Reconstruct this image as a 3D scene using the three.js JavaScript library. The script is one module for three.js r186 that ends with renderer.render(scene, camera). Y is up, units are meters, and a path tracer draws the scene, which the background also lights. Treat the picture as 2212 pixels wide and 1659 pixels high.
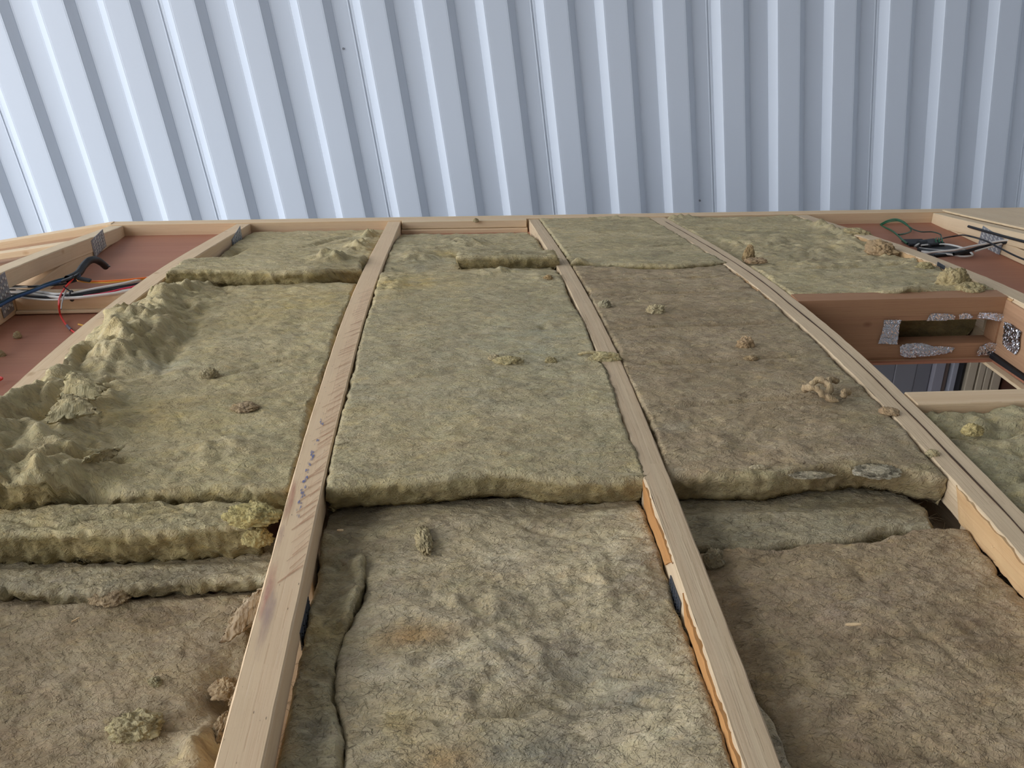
import * as THREE from 'three';
import { ImprovedNoise } from 'three/addons/math/ImprovedNoise.js';
import { RoundedBoxGeometry } from 'three/addons/geometries/RoundedBoxGeometry.js';
import { mergeGeometries, mergeVertices } from 'three/addons/utils/BufferGeometryUtils.js';

// ---------------------------------------------------------------- camera, sky, light
// x runs along the trailer, y is up, the roof is looked at along -z. EYE is the eye above a ladder at the roof's edge.
const EYE = 3.5, FOCAL = 1950, PITCH = THREE.MathUtils.degToRad(24.75), YAW = THREE.MathUtils.degToRad(3.57);
const scene = new THREE.Scene();
const camera = new THREE.PerspectiveCamera(2 * Math.atan(1659 / 2 / FOCAL) * 180 / Math.PI, 2212 / 1659, 0.05, 60);
camera.rotation.order = 'YXZ';
camera.position.set(0, EYE, 0);
camera.rotation.set(-PITCH, -YAW, 0);
scene.add(camera);
camera.updateMatrixWorld(true);

function skyTexture() {
  const w = 256, h = 128, d = new Float32Array(w * h * 4), n = new ImprovedNoise();
  for (let j = 0; j < h; j++) for (let i = 0; i < w; i++) {
    const el = (j + 0.5) / h * Math.PI - Math.PI / 2, az = i / w * Math.PI * 2;
    const x = Math.cos(el) * Math.cos(az), y = Math.sin(el), z = Math.cos(el) * Math.sin(az);
    let c = 0.5 + 0.5 * (n.noise(x * 2, y * 4, z * 2) + 0.5 * n.noise(x * 5, y * 9, z * 5));
    c = Math.min(1, Math.max(0, c));
    const k = (j * w + i) * 4, up = Math.max(0, y);
    const b = y > 0 ? 1 : 0.35;
    d[k] = b * (0.90 + 0.12 * c - 0.10 * up); d[k + 1] = b * (0.93 + 0.10 * c - 0.06 * up); d[k + 2] = b * (1.01 + 0.04 * c); d[k + 3] = 1;
  }
  const t = new THREE.DataTexture(d, w, h, THREE.RGBAFormat, THREE.FloatType);
  t.mapping = THREE.EquirectangularReflectionMapping; t.magFilter = THREE.LinearFilter; t.needsUpdate = true;
  return t;
}
const skyTex = skyTexture();
scene.background = skyTex; scene.environment = skyTex;
scene.backgroundIntensity = 1.0; scene.environmentIntensity = 1.0;

const renderer = new THREE.WebGLRenderer({ antialias: true });
renderer.toneMapping = THREE.LinearToneMapping;
renderer.toneMappingExposure = 4.2;
renderer.shadowMap.enabled = true;

// ---------------------------------------------------------------- helpers
const noiseA = new ImprovedNoise();
const N3 = (x, y, z) => noiseA.noise(x + 31.7, y + 17.3, z + 7.1);
function fbm(x, y, z, o = 3) { let s = 0, a = 1, f = 1; for (let i = 0; i < o; i++) { s += a * N3(x * f, y * f, z * f); a *= 0.5; f *= 2.07; } return s; }
function ridge(x, y, z, o = 2) { let s = 0, a = 1, f = 1; for (let i = 0; i < o; i++) { s += a * (1 - 2 * Math.abs(N3(x * f, y * f, z * f))); a *= 0.5; f *= 2.1; } return s; }
function billow(x, y, z, o = 2) { let s = 0, a = 1, f = 1; for (let i = 0; i < o; i++) { s += a * (2.4 * Math.abs(N3(x * f, y * f, z * f)) - 0.5); a *= 0.5; f *= 2.13; } return s; }
function rng(seed) { let s = seed >>> 0 || 1; return () => { s = (s + 0x6D2B79F5) | 0; let t = Math.imul(s ^ (s >>> 15), 1 | s); t = (t + Math.imul(t ^ (t >>> 7), 61 | t)) ^ t; return ((t ^ (t >>> 14)) >>> 0) / 4294967296; }; }
const clamp = (x, a, b) => Math.min(b, Math.max(a, x));
const sstep = (a, b, x) => { const t = clamp((x - a) / (b - a), 0, 1); return t * t * (3 - 2 * t); };
const lerp = (a, b, t) => a + (b - a) * t;
const used = {};
function numbered(n) { const k = used[n] = (used[n] ?? -1) + 1; return k ? n + '_' + String(k).padStart(3, '0') : n; }
function tag(o, label, category, group) { Object.assign(o.userData, { label, category }); if (group) o.userData.group = group; return o; }
function mesh(name, geo, mat, parent) {
  const m = new THREE.Mesh(geo, mat); m.name = numbered(name); m.castShadow = m.receiveShadow = true; (parent ?? scene).add(m); return m;
}
function group(name, x = 0, y = 0, z = 0, parent) { const g = new THREE.Group(); g.name = numbered(name); g.position.set(x, y, z); (parent ?? scene).add(g); return g; }
function structure(o) { o.userData.kind = 'structure'; return o; }

// Crown of the trailer roof: height of the frame's upper face at distance h = -z from the eye's plane.
const CROWN = (h) => EYE + (((0.01091812 * h - 0.0536026) * h + 0.01963862) * h + 0.09697881) * h - 0.61210064;
const CEIL = (h) => EYE - 0.627 - 0.028 * h;                  // upper face of the ceiling boards
// A survey of the roof: the place on the roof (lifted by dv) or on a plane that a sight line through (px, py) meets.
const _q = camera.quaternion;
function sight(px, py) { return new THREE.Vector3((px - 1106) / FOCAL, -(py - 829.5) / FOCAL, -1).applyQuaternion(_q); }
function onRoof(px, py, dv = 0) {
  const d = sight(px, py); let a = 0.2, b = 4.5;
  for (let i = 0; i < 40; i++) { const t = (a + b) / 2; if (EYE + d.y * t > CROWN(-d.z * t) + dv) a = t; else b = t; }
  return d.multiplyScalar(a).add(new THREE.Vector3(0, EYE, 0));
}
function onLevel(px, py, y) { const d = sight(px, py); return d.multiplyScalar((y - EYE) / d.y).add(new THREE.Vector3(0, EYE, 0)); }
function onH(px, py, h) { const d = sight(px, py); return d.multiplyScalar(h / -d.z).add(new THREE.Vector3(0, EYE, 0)); }
function onX(px, py, x) { const d = sight(px, py); return d.multiplyScalar(x / d.x).add(new THREE.Vector3(0, EYE, 0)); }

// ---------------------------------------------------------------- materials
function canvasOf(w, h, draw) { const c = document.createElement('canvas'); c.width = w; c.height = h; draw(c.getContext('2d'), w, h); return c; }
function texOf(c, srgb, rx = 1, ry = 1) {
  const t = new THREE.CanvasTexture(c); t.wrapS = t.wrapT = THREE.RepeatWrapping; t.repeat.set(rx, ry);
  if (srgb) t.colorSpace = THREE.SRGBColorSpace; t.needsUpdate = true; return t;
}
// Wool: thousands of fine curled fibres over a mottled ground; one tile is 0.5 m.
function woolCanvas(seed, base, tones, n, len, specks) {
  return canvasOf(1536, 1536, (g, w, h) => {
    const r = rng(seed);
    g.fillStyle = base; g.fillRect(0, 0, w, h);
    for (const [cnt, s0, s1, al] of [[500, 25, 80, 0.10], [3200, 6, 26, 0.13], [9000, 2, 8, 0.16]]) for (let i = 0; i < cnt; i++) {   // mottling, coarse to fine
      const x = r() * w, y = r() * h, s = s0 + r() * (s1 - s0), a = (r() - 0.5) * 1.2;
      g.globalAlpha = al * (0.5 + r()); g.fillStyle = tones[(r() * tones.length) | 0];
      for (const ox of [-w, 0, w]) for (const oy of [-h, 0, h]) if (x + ox > -s * 2 && x + ox < w + s * 2 && y + oy > -s && y + oy < h + s) { g.beginPath(); g.ellipse(x + ox, y + oy, s * 1.6, s * 0.7, a, 0, 7); g.fill(); }
    }
    for (let i = 0; i < n; i++) {
      const x = r() * w, y = r() * h, a = (r() - 0.5) * 2.4 + (r() < 0.5 ? Math.PI : 0), l = len * (0.25 + r() * r() * 1.4);
      const b = (r() - 0.5) * l * 0.9, ex = x + Math.cos(a) * l, ey = y + Math.sin(a) * l * 0.7;
      g.globalAlpha = 0.18 + 0.46 * r(); g.lineWidth = 0.6 + 1.3 * r() * r();
      g.strokeStyle = tones[(r() * tones.length) | 0];
      g.beginPath(); g.moveTo(x, y); g.quadraticCurveTo((x + ex) / 2 + Math.sin(a) * b, (y + ey) / 2 - Math.cos(a) * b, ex, ey); g.stroke();
    }
    for (let i = 0; i < specks; i++) {
      g.globalAlpha = 0.5; g.fillStyle = r() < 0.6 ? '#3b352c' : '#d9d2b4'; g.beginPath(); g.arc(r() * w, r() * h, 0.8 + 1.2 * r(), 0, 7); g.fill();
    }
    g.globalAlpha = 1;
  });
}
const woolBump = canvasOf(1536, 1536, (g, w, h) => {
  const r = rng(99); g.fillStyle = '#808080'; g.fillRect(0, 0, w, h);
  for (const [cnt, s0, s1, al] of [[1500, 8, 34, 0.10], [9000, 2, 9, 0.14], [26000, 0.8, 3, 0.20]]) for (let i = 0; i < cnt; i++) { const s = s0 + (s1 - s0) * r(); g.globalAlpha = al; g.fillStyle = r() < 0.5 ? '#000' : '#fff'; g.beginPath(); g.ellipse(r() * w, r() * h, s * 1.7, s * 0.8, (r() - 0.5) * 1.8, 0, 7); g.fill(); }
  for (let i = 0; i < 30000; i++) {
    const x = r() * w, y = r() * h, a = (r() - 0.5) * 2.6, l = 6 + 22 * r() * r(), b = (r() - 0.5) * l;
    g.globalAlpha = 0.12 + 0.2 * r(); g.strokeStyle = r() < 0.45 ? '#000' : '#fff'; g.lineWidth = 0.6 + 1.0 * r();
    g.beginPath(); g.moveTo(x, y); g.quadraticCurveTo(x + Math.cos(a) * l / 2 + Math.sin(a) * b, y + Math.sin(a) * l / 2 - Math.cos(a) * b, x + Math.cos(a) * l, y + Math.sin(a) * l); g.stroke();
  }
  g.globalAlpha = 1;
});
const WB = texOf(woolBump, false);
function woolMat(c) { return new THREE.MeshStandardMaterial({ map: texOf(c, true), bumpMap: WB, bumpScale: 0.0030, roughness: 1, metalness: 0, vertexColors: true }); }
const WOOL = {
  green: woolMat(woolCanvas(11, '#b8a988', ['#d0c096', '#94866a', '#bfb79c', '#a8a288', '#cdb47c', '#6f6450', '#d2c8b0'], 34000, 26, 320)),
  brown: woolMat(woolCanvas(12, '#aa967a', ['#c1a988', '#8c765e', '#b29e84', '#9a8569', '#c5a877', '#665542', '#c6b6a0'], 34000, 22, 360)),
  pale: woolMat(woolCanvas(13, '#b2a488', ['#d3c6a6', '#8f8069', '#c0b49c', '#a49a86', '#cab284', '#625a50', '#e0d6c2'], 30000, 42, 320)),
};
// Wood: tile 0.6 m along the grain (v) by 0.15 m across (u).
function woodCanvas(seed, base, dark, light, n, knots) {
  return canvasOf(512, 2048, (g, w, h) => {
    const r = rng(seed); g.fillStyle = base; g.fillRect(0, 0, w, h);
    for (let i = 0; i < 26; i++) { const x = r() * w; g.globalAlpha = 0.03 + 0.04 * r(); g.fillStyle = r() < 0.5 ? dark : light; g.fillRect(x, 0, 8 + 50 * r(), h); }
    for (let i = 0; i < n; i++) {
      const x = r() * w, y = r() * h, l = 60 + 520 * r() * r(), s = (r() - 0.5) * 10;
      g.globalAlpha = 0.09 + 0.34 * r() * r(); g.strokeStyle = r() < 0.62 ? dark : light; g.lineWidth = 0.7 + 2 * r() * r();
      g.beginPath(); g.moveTo(x, y); g.quadraticCurveTo(x + s, y + l / 2, x + s * 0.4, y + l); g.stroke();
    }
    for (let i = 0; i < knots; i++) {
      const x = r() * w, y = r() * h;
      for (let k = 7; k > 0; k--) { g.globalAlpha = 0.13; g.fillStyle = dark; g.beginPath(); g.ellipse(x, y, 3 * k, 5 * k, 0, 0, 7); g.fill(); }
    }
    g.globalAlpha = 1;
  });
}
function woodMat(c, rough = 0.8) { const t = texOf(c, true), b = texOf(c, false); return new THREE.MeshStandardMaterial({ map: t, bumpMap: b, bumpScale: 0.0009, roughness: rough, vertexColors: true }); }
const WOOD = {
  fresh: woodMat(woodCanvas(21, '#dec19a', '#b48a64', '#edd9ba', 1300, 2)),
  grey: woodMat(woodCanvas(22, '#d3bb98', '#8e7052', '#e8d4b4', 2600, 1)),
  red: woodMat(woodCanvas(23, '#b08968', '#7c543c', '#c9a684', 1500, 4)),
  pale: woodMat(woodCanvas(24, '#dcc4a0', '#b8926a', '#eedcbe', 800, 3)),
};
const splitWood = (c) => new THREE.MeshStandardMaterial({ map: WOOD.fresh.map, color: c, roughness: 0.85, bumpMap: WOOD.fresh.bumpMap, bumpScale: 0.001 });
const orangeWood = splitWood(0xd6b488), tanWood = splitWood(0xe8dcc8);
const steel = new THREE.MeshStandardMaterial({ color: 0x94969b, roughness: 0.5, metalness: 0.4 });
const slotSteel = new THREE.MeshStandardMaterial({ color: 0xd6d6d2, roughness: 0.4, metalness: 0.3 });
const plateBlue = new THREE.MeshStandardMaterial({ color: 0x50545a, roughness: 0.5, metalness: 0.4 });
const luanTex = woodCanvas(31, '#ab7459', '#8a5841', '#bd8a70', 900, 0);
const luan = new THREE.MeshStandardMaterial({ map: texOf(luanTex, true), roughness: 0.7 });
const plain = (c, r = 0.6, m = 0) => new THREE.MeshStandardMaterial({ color: c, roughness: r, metalness: m });

// ---------------------------------------------------------------- setting: shed wall of profiled steel sheets
const coat = new THREE.MeshPhysicalMaterial({ color: 0xdbe3ee, roughness: 0.30, metalness: 0.0, clearcoat: 0.25, clearcoatRoughness: 0.25 });
{
  const wall = structure(group('wall_back', 0, EYE, -4.0444));
  wall.rotation.order = 'YXZ';
  wall.rotation.set(0, THREE.MathUtils.degToRad(2.415), THREE.MathUtils.degToRad(7.38));
  tag(wall, 'tall wall of white profiled steel sheets behind the trailer roof');
  const PIT = 0.25 * Math.cos(7.38 * Math.PI / 180), U0 = -1.6701 * Math.cos(7.38 * Math.PI / 180), D = 0.033;
  const bends = [[0, 0], [0.036, D], [0.132, D], [0.170, 0]];
  function sheet(first) {                                     // from just before rib line `first` to rib line first + 3
    const pts = [[-0.03, -0.0016], [-0.008, -0.0016], [-0.006, 0]];
    for (let k = 0; k < 3; k++) for (const b of bends) {
      const u = k * PIT + b[0] * PIT / 0.25, e = 0.0045;
      const i = bends.indexOf(b), slope = [[0, 1], [1, 0], [0, -1], [-1, 0]][i], m = D / 0.036;
      pts.push([u - e, b[1] - slope[0] * m * e], [u - e * 0.35, b[1] + (slope[1] - slope[0]) * m * e * 0.12], [u + e * 0.35, b[1] + (slope[1] - slope[0]) * m * e * 0.12], [u + e, b[1] + slope[1] * m * e]);
    }
    const end = 3 * PIT - 0.018;
    pts.push([end - 0.002, 0.0], [end, 0.0014], [end + 0.004, 0.0014]);
    const P = [], I = [], y0 = -3.6, y1 = 3.6, T = 0.0008, n = pts.length;
    for (const [u, d] of pts) P.push(u, y0, d, u, y1, d);
    for (const [u, d] of pts) P.push(u, y0, d - T, u, y1, d - T);
    for (let i = 0; i < n - 1; i++) {
      const a = 2 * i, b = a + 2, c = a + 2 * n, e = b + 2 * n;
      I.push(a, b, a + 1, b, b + 1, a + 1, c, c + 1, e, e, c + 1, e + 1);
    }
    I.push(0, 1, 2 * n, 1, 2 * n + 1, 2 * n, 2 * n - 2, 4 * n - 2, 2 * n - 1, 2 * n - 1, 4 * n - 2, 4 * n - 1);
    const g = new THREE.BufferGeometry(); g.setAttribute('position', new THREE.Float32BufferAttribute(P, 3)); g.setIndex(I);
    const f = g.toNonIndexed(); f.computeVertexNormals();
    const s = mesh('steel_sheet', f, coat, wall); s.position.x = U0 + first * PIT;
    return s;
  }
  for (let k = -10; k <= 23; k += 3) sheet(k - 0);
  for (const [px, py] of [[742, 105], [1520, 440], [2045, 340]]) {   // a few fixing screws
    const p = onH(px, py, 4.03), s = mesh('screw', new THREE.CylinderGeometry(0.004, 0.005, 0.006, 10).rotateX(Math.PI / 2), steel, wall);
    wall.updateMatrixWorld(true); s.position.copy(wall.worldToLocal(p)); s.position.z = 0.003;
  }
}
// concrete floor; unseen roof, right and front walls added so light enters at left
{
  const conc = plain(0x9a9890, 0.9), inner = plain(0xb9bcc2, 0.7);
  const box = (name, w, h, d, x, y, z, m, label) => { const o = structure(mesh(name, new THREE.BoxGeometry(w, h, d), m)); o.position.set(x, y, z); tag(o, label); return o; };
  box('floor', 40, 0.2, 30, -8, -0.1, 0, conc, 'grey concrete floor of the shed and yard');
  box('ceiling_shed_added', 11.2, 0.15, 9.4, 1.6, 6.6, 0.2, inner, 'pale unseen shed roof, added to hold back light from above');
  box('wall_right_added', 0.15, 6.6, 9.4, 6.9, 3.3, 0.2, inner, 'unseen end wall right of the view, added to dim the light on that side');
  box('wall_front_added', 11.2, 6.6, 0.15, 1.6, 3.3, 4.8, plain(0x85878b, 0.8), 'unseen long wall behind the viewer, added to reduce fill light');  // unseen, added and kept grey to hold fill light off the front faces
}

// ---------------------------------------------------------------- trailer roof frame
// Bar swept along the crown: w wide, t tall, top face at CROWN + dv
function crownBar(xc, w, t, h0, h1, top, seed, bowAmp = 0.0015, bottom) {
  const n = Math.ceil((h1 - h0) / 0.02), c = 0.0018, P = [], U = [], C = [], I = [], rnd = rng(seed), v0 = rnd() * 3;
  const prof = [[-w / 2 + c, 0], [w / 2 - c, 0], [w / 2, -c], [w / 2, -t + c], [w / 2 - c, -t], [-w / 2 + c, -t], [-w / 2, -t + c], [-w / 2, -c]];
  const m = prof.length; let per = 0; const us = [0];
  for (let i = 0; i < m; i++) { const a = prof[i], b = prof[(i + 1) % m]; per += Math.hypot(b[0] - a[0], b[1] - a[1]); us.push(per); }
  for (let j = 0; j <= n; j++) {
    const h = lerp(h0, h1, j / n), y = top(h), x = xc + bowAmp * N3(seed, h * 2.5, 3);
    for (let i = 0; i <= m; i++) {
      const p = prof[i % m], jag = 0.0007 * N3(h * 60, i * 3 + seed, 5);
      let yy = y + p[1]; if (bottom && p[1] < -t / 2) yy = bottom(h) + (t + p[1]);
      P.push(x + p[0] + jag, yy + jag * 0.5, -h); U.push((us[i] + seed * 0.037) / 0.15, (h + v0) / 0.6);
      const s = 1 + 0.07 * N3(h * 4, i * 0.3, seed) + 0.05 * N3(h * 15, i, seed); C.push(s, s, s);
    }
  }
  for (let j = 0; j < n; j++) for (let i = 0; i < m; i++) { const a = j * (m + 1) + i, b = a + 1, d = a + m + 1, e = d + 1; I.push(a, b, d, b, e, d); }
  for (const [row, flip] of [[0, 0], [n, 1]]) { const k = row * (m + 1); for (let i = 1; i < m - 1; i++) flip ? I.push(k, k + i, k + i + 1) : I.push(k, k + i + 1, k + i); }
  const g = new THREE.BufferGeometry(); g.setAttribute('position', new THREE.Float32BufferAttribute(P, 3)); g.setAttribute('uv', new THREE.Float32BufferAttribute(U, 2)); g.setAttribute('color', new THREE.Float32BufferAttribute(C, 3)); g.setIndex(I);
  const f = g.toNonIndexed(); f.computeVertexNormals(); return f;
}
function woodBox(w, h, d, seed, along = 'x', r = 0.002) {     // box of timber with the grain along one axis
  const g = new RoundedBoxGeometry(w, h, d, 2, r), p = g.attributes.position, nn = g.attributes.normal, U = [], C = [];
  for (let i = 0; i < p.count; i++) {
    const x = p.getX(i), y = p.getY(i), z = p.getZ(i), L = along === 'x' ? x : along === 'y' ? y : z, ax = Math.abs(nn.getX(i)), ay = Math.abs(nn.getY(i)), az = Math.abs(nn.getZ(i));
    let a; if (along === 'x') a = ay > az ? z : y; else if (along === 'z') a = ay > ax ? x : y; else a = ax > az ? z : x;
    U.push((a + seed * 0.071) / 0.15, (L + seed * 0.313) / 0.6); C.push(1, 1, 1);
  }
  g.setAttribute('uv', new THREE.Float32BufferAttribute(U, 2)); g.setAttribute('color', new THREE.Float32BufferAttribute(C, 3)); return g;
}
const TRUSS = [[-0.974, 0.040], [-0.614, 0.040], [-0.180, 0.038], [0.226, 0.031], [0.592, 0.046], [1.030, 0.040], [1.452, 0.038]];
const H_NEAR = 0.22, H_FAR = 2.6;
function nailPlate(parent, x, y, h, w, t, side, tilt = 0, name = 'nail_plate') {
  // pressed steel plate: thin plate with rows of punched, raised tooth slots
  const parts = [new THREE.BoxGeometry(0.0012, t, w)];
  for (let i = 0; i < 5; i++) for (let j = 0; j < 5; j++) { const s = new THREE.BoxGeometry(0.0026, t * 0.06, w * 0.11); s.rotateX(0.5); s.translate(side * 0.0009, (i - 2) * t * 0.18 + (j % 2) * t * 0.05, (j - 2) * w * 0.18); parts.push(s); }
  const pl0 = parts.shift(), m = mesh(name, pl0, name === 'blue_plate' ? plateBlue : steel, parent); mesh('tooth_slots', mergeGeometries(parts), name === 'blue_plate' ? plateBlue : slotSteel, m); m.position.set(x + side * 0.0008, y, -h); m.rotation.x = tilt; return m;
}
const trusses = TRUSS.map(([x, w], i) => {
  const g = group('truss'), mat = [WOOD.pale, WOOD.fresh, WOOD.fresh, WOOD.grey, WOOD.grey, WOOD.grey, WOOD.pale][i];
  tag(g, ['leftmost bowed timber truss, wires passing through its open middle', 'pale timber truss between the open wiring bay and the left batts', 'pinkish sawn timber truss with blue ink marks and red stains', 'weathered timber truss left of the brown batts, its left side split orange', 'weathered timber truss with a long crack, left of the foil-taped hatch', 'timber truss on the right of the hatch, yellow-tan split side, brown bay beside it', 'timber truss at the far right carrying the bright nail plate'][i], 'truss', 'bowed roof trusses');
  mesh('top_chord', crownBar(x, w, 0.038, H_NEAR, H_FAR, CROWN, i + 2), mat, g);
  const hb = 0.036, bot = (h) => CEIL(h) + Math.min(hb, Math.max(0.012, CROWN(h) - 0.038 - CEIL(h)));
  mesh('bottom_chord', crownBar(x, w * 0.96, 0.034, H_NEAR, 2.28, (h) => CEIL(h) + 0.034, i + 21), mat, g);
  // tapered tail block closing the gap between the chords at the eaves
  mesh('tail_block', crownBar(x, w * 0.95, 0.03, 2.28, H_FAR - 0.002, (h) => CROWN(h) - 0.037, i + 41, 0.0015, (h) => CEIL(h)), mat, g);
  for (const h of [0.82, 1.55]) if (i !== 0) mesh('web_block', woodBox(w * 0.9, CROWN(h) - CEIL(h) - 0.06, 0.05, i + h, 'y').translate(x, (CROWN(h) + CEIL(h)) / 2, -h), mat, g);
  return g;
});

// rails, noggins, hatch boards
const rail = (name, w, h, d, x, y, z, seed, mat, label, parent) => { const m = mesh(name, woodBox(w, h, d, seed, 'x').translate(x, y, z), mat, parent); if (label) parent ? m.userData.label = label : tag(m, label, 'timber'); return m; };
const eaves = tag(group('eaves_rail'), 'far eaves rail closing all the trusses in front of the white steel wall', 'timber');
const hatch = tag(group('roof_hatch'), 'reddish timber hatch with a foil-taped slot over an opening into the trailer', 'hatch');
const noggin = tag(group('noggin'), 'low timber noggin under the cable bundle in the left open bay', 'timber');
const nose = tag(group('nose_frame'), 'sloping timber nose of the roof at the far left edge', 'timber');
rail('rail_board', 2.80, 0.047, 0.04, 0.40, EYE - 0.6915, -2.622, 1, WOOD.fresh, null, eaves);
rail('rail_packer', 0.362, 0.022, 0.02, 0.023, EYE - 0.677, -2.588, 4, WOOD.pale, 'white planed strip in front of the rail', eaves);
rail('rail_packer', 0.366, 0.016, 0.03, 0.023, EYE - 0.697, -2.583, 5, WOOD.fresh, null, eaves);
{ // sloping nose of the roof, left of the first truss
  const a = mesh('nose_rail', woodBox(0.86, 0.045, 0.03, 9, 'x').translate(-0.43, 0, 0), WOOD.fresh, nose); a.position.set(-0.985, EYE - 0.688, -2.622); a.rotation.z = 0.150;
  const b = mesh('nose_strip', woodBox(0.80, 0.018, 0.028, 10, 'x').translate(-0.40, 0, 0), WOOD.pale, nose); b.position.set(-0.99, EYE - 0.668, -2.42); b.rotation.z = 0.135;
  const c = mesh('nose_panel', woodBox(0.84, 0.006, 2.36, 11, 'x').translate(-0.425, 0, 0), WOOD.red, nose); c.position.set(-0.985, EYE - 0.690, -1.43); c.rotation.z = 0.145;
}
rail('noggin_block', 0.32, 0.036, 0.055, -0.794, CEIL(1.93) + 0.0185, -1.93, 12, WOOD.fresh, null, noggin);
rail('noggin_lip', 0.318, 0.007, 0.012, -0.794, CEIL(1.93) + 0.006, -1.897, 13, WOOD.pale, null, noggin);
rail('near_board', 0.39, 0.038, 0.04, 0.813, CROWN(1.09) - 0.020, -1.085, 14, WOOD.fresh, 'pale near board of the hatch', hatch);
{ // far hatch board with the duct slot cut through it
  const sh = new THREE.Shape([[0.615, -0.6705], [1.008, -0.6705], [1.008, -0.549], [0.615, -0.549]].map((p) => new THREE.Vector2(...p)));
  sh.holes.push(new THREE.Path([[0.811, -0.640], [0.811, -0.592], [1.003, -0.592], [1.003, -0.640]].map((p) => new THREE.Vector2(...p))));
  const g = new THREE.ExtrudeGeometry(sh, { depth: 0.038, bevelEnabled: false }), p = g.attributes.position, U = [], C = [];
  for (let i = 0; i < p.count; i++) { U.push((p.getY(i) + p.getZ(i)) / 0.15, p.getX(i) / 0.6); C.push(0.86, 0.78, 0.72); }
  g.setAttribute('uv', new THREE.Float32BufferAttribute(U, 2)); g.setAttribute('color', new THREE.Float32BufferAttribute(C, 3));
  const m = mesh('hatch_board', g, WOOD.red, hatch); m.position.set(0, EYE, -1.553); m.userData.label = 'reddish hatch board with a long slot cut in it';
  rail('hatch_lip', 0.386, 0.008, 0.01, 0.808, EYE - 0.6735, -1.513, 15, WOOD.red, null, hatch);
  const s = mesh('hatch_lining', woodBox(0.004, 0.105, 0.40, 16, 'z', 0.001).translate(1.008, EYE - 0.607, -1.315), WOOD.red, hatch); s.userData.label = 'red-brown board lining the side of the hatch';
  mesh('hatch_seal', woodBox(0.010, 0.012, 0.40, 17, 'z').translate(1.004, EYE - 0.666, -1.315), plain(0x15161a), hatch);
  mesh('hatch_lip', woodBox(0.026, 0.006, 0.40, 18, 'z').translate(0.997, EYE - 0.676, -1.315), WOOD.pale, hatch);
}
{ const m = mesh('roof_sheet', crownBar(1.80, 0.66, 0.006, 1.2, 2.62, (h) => CROWN(h) + 0.0065, 71), WOOD.pale); tag(m, 'pale plywood sheet covering the roof at the far right corner', 'plywood'); }
// nail plates
{ const t = trusses[0]; nailPlate(t, -0.954, EYE - 0.667, 2.405, 0.092, 0.048, 1, 0.07); nailPlate(t, -0.954, EYE - 0.625, 1.865, 0.05, 0.085, 1, 0.03).userData.label = 'dull nail plate at the noggin'; }
{ const t = trusses[1]; const m = nailPlate(t, -0.594, EYE - 0.672, 2.42, 0.11, 0.05, 1, 0.08); m.userData.label = 'soot-darkened nail plate'; }
nailPlate(trusses[6], 1.433, EYE - 0.668, 2.28, 0.105, 0.052, -1, 0.07).userData.label = 'bright nail plate beside the wires';
nailPlate(trusses[2], -0.161, EYE - 0.590, 0.725, 0.055, 0.022, 1, 0, 'blue_plate').userData.label = 'small dark blue plate on the truss side';
nailPlate(trusses[3], 0.2105, EYE - 0.576, 0.725, 0.045, 0.02, -1, 0, 'blue_plate').userData.label = 'small dark blue plate on the truss side';
nailPlate(trusses[5], 1.010, EYE - 0.572, 1.76, 0.03, 0.02, -1, 0, 'blue_plate').userData.label = 'small blue-grey plate end';

// split orange side of the second middle truss, with a ragged upper edge and chips
function splitSide(parent, x, h0, h1, drop0, drop1, side, seed, name) {
  const n = Math.ceil((h1 - h0) / 0.006), P = [], I = [];
  for (let j = 0; j <= n; j++) {
    const h = lerp(h0, h1, j / n), e = Math.min(1, Math.min(j, n - j) / 4), top = CROWN(h) - 0.0005 - 0.006 * Math.abs(fbm(h * 38, seed, 1, 3)), bot = CROWN(h) - lerp(drop0, drop1, sstep(h0, h1, h)) * e - 0.004 * Math.abs(fbm(h * 60, seed, 4, 2));
    for (let k = 0; k <= 4; k++) { const t = k / 4; P.push(x + side * (0.0009 + 0.0022 * e * (0.6 + 0.6 * N3(h * 50, t * 3, seed))), lerp(top, bot, t), -h); }
    P.push(x - side * 0.002, bot, -h, x - side * 0.002, top, -h);
  }
  for (let j = 0; j < n; j++) for (let k = 0; k < 7; k++) { const a = j * 7 + k, b = j * 7 + (k + 1) % 7, c = a + 7, d = b + 7; side < 0 ? I.push(a, b, c, b, d, c) : I.push(a, c, b, b, c, d); }
  const g = new THREE.BufferGeometry(); g.setAttribute('position', new THREE.Float32BufferAttribute(P, 3)); g.setIndex(I);
  g.setAttribute('uv', new THREE.Float32BufferAttribute(P.filter((_, i) => i % 3).map((v, i) => i % 2 ? v / 0.6 : v / 0.15), 2));
  const f = g.toNonIndexed(); f.computeVertexNormals();
  const tan = parent !== trusses[3], m = mesh(name, f, tan ? tanWood : orangeWood, parent); m.userData.label = tan ? 'yellow-tan split side of the timber' : 'orange split side of the timber'; return m;
}
splitSide(trusses[3], 0.2105, 0.44, 0.70, 0.010, 0.018, -1, 2, 'split_side');
splitSide(trusses[3], 0.2105, 0.745, 0.905, 0.020, 0.028, -1, 5, 'split_side');
splitSide(trusses[4], 0.569, 0.60, 0.865, 0.033, 0.034, -1, 7, 'split_side');
splitSide(trusses[4], 0.569, 1.50, 1.74, 0.012, 0.02, -1, 8, 'split_side');
splitSide(trusses[5], 1.010, 1.50, 2.55, 0.036, 0.02, -1, 9, 'split_side');
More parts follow.
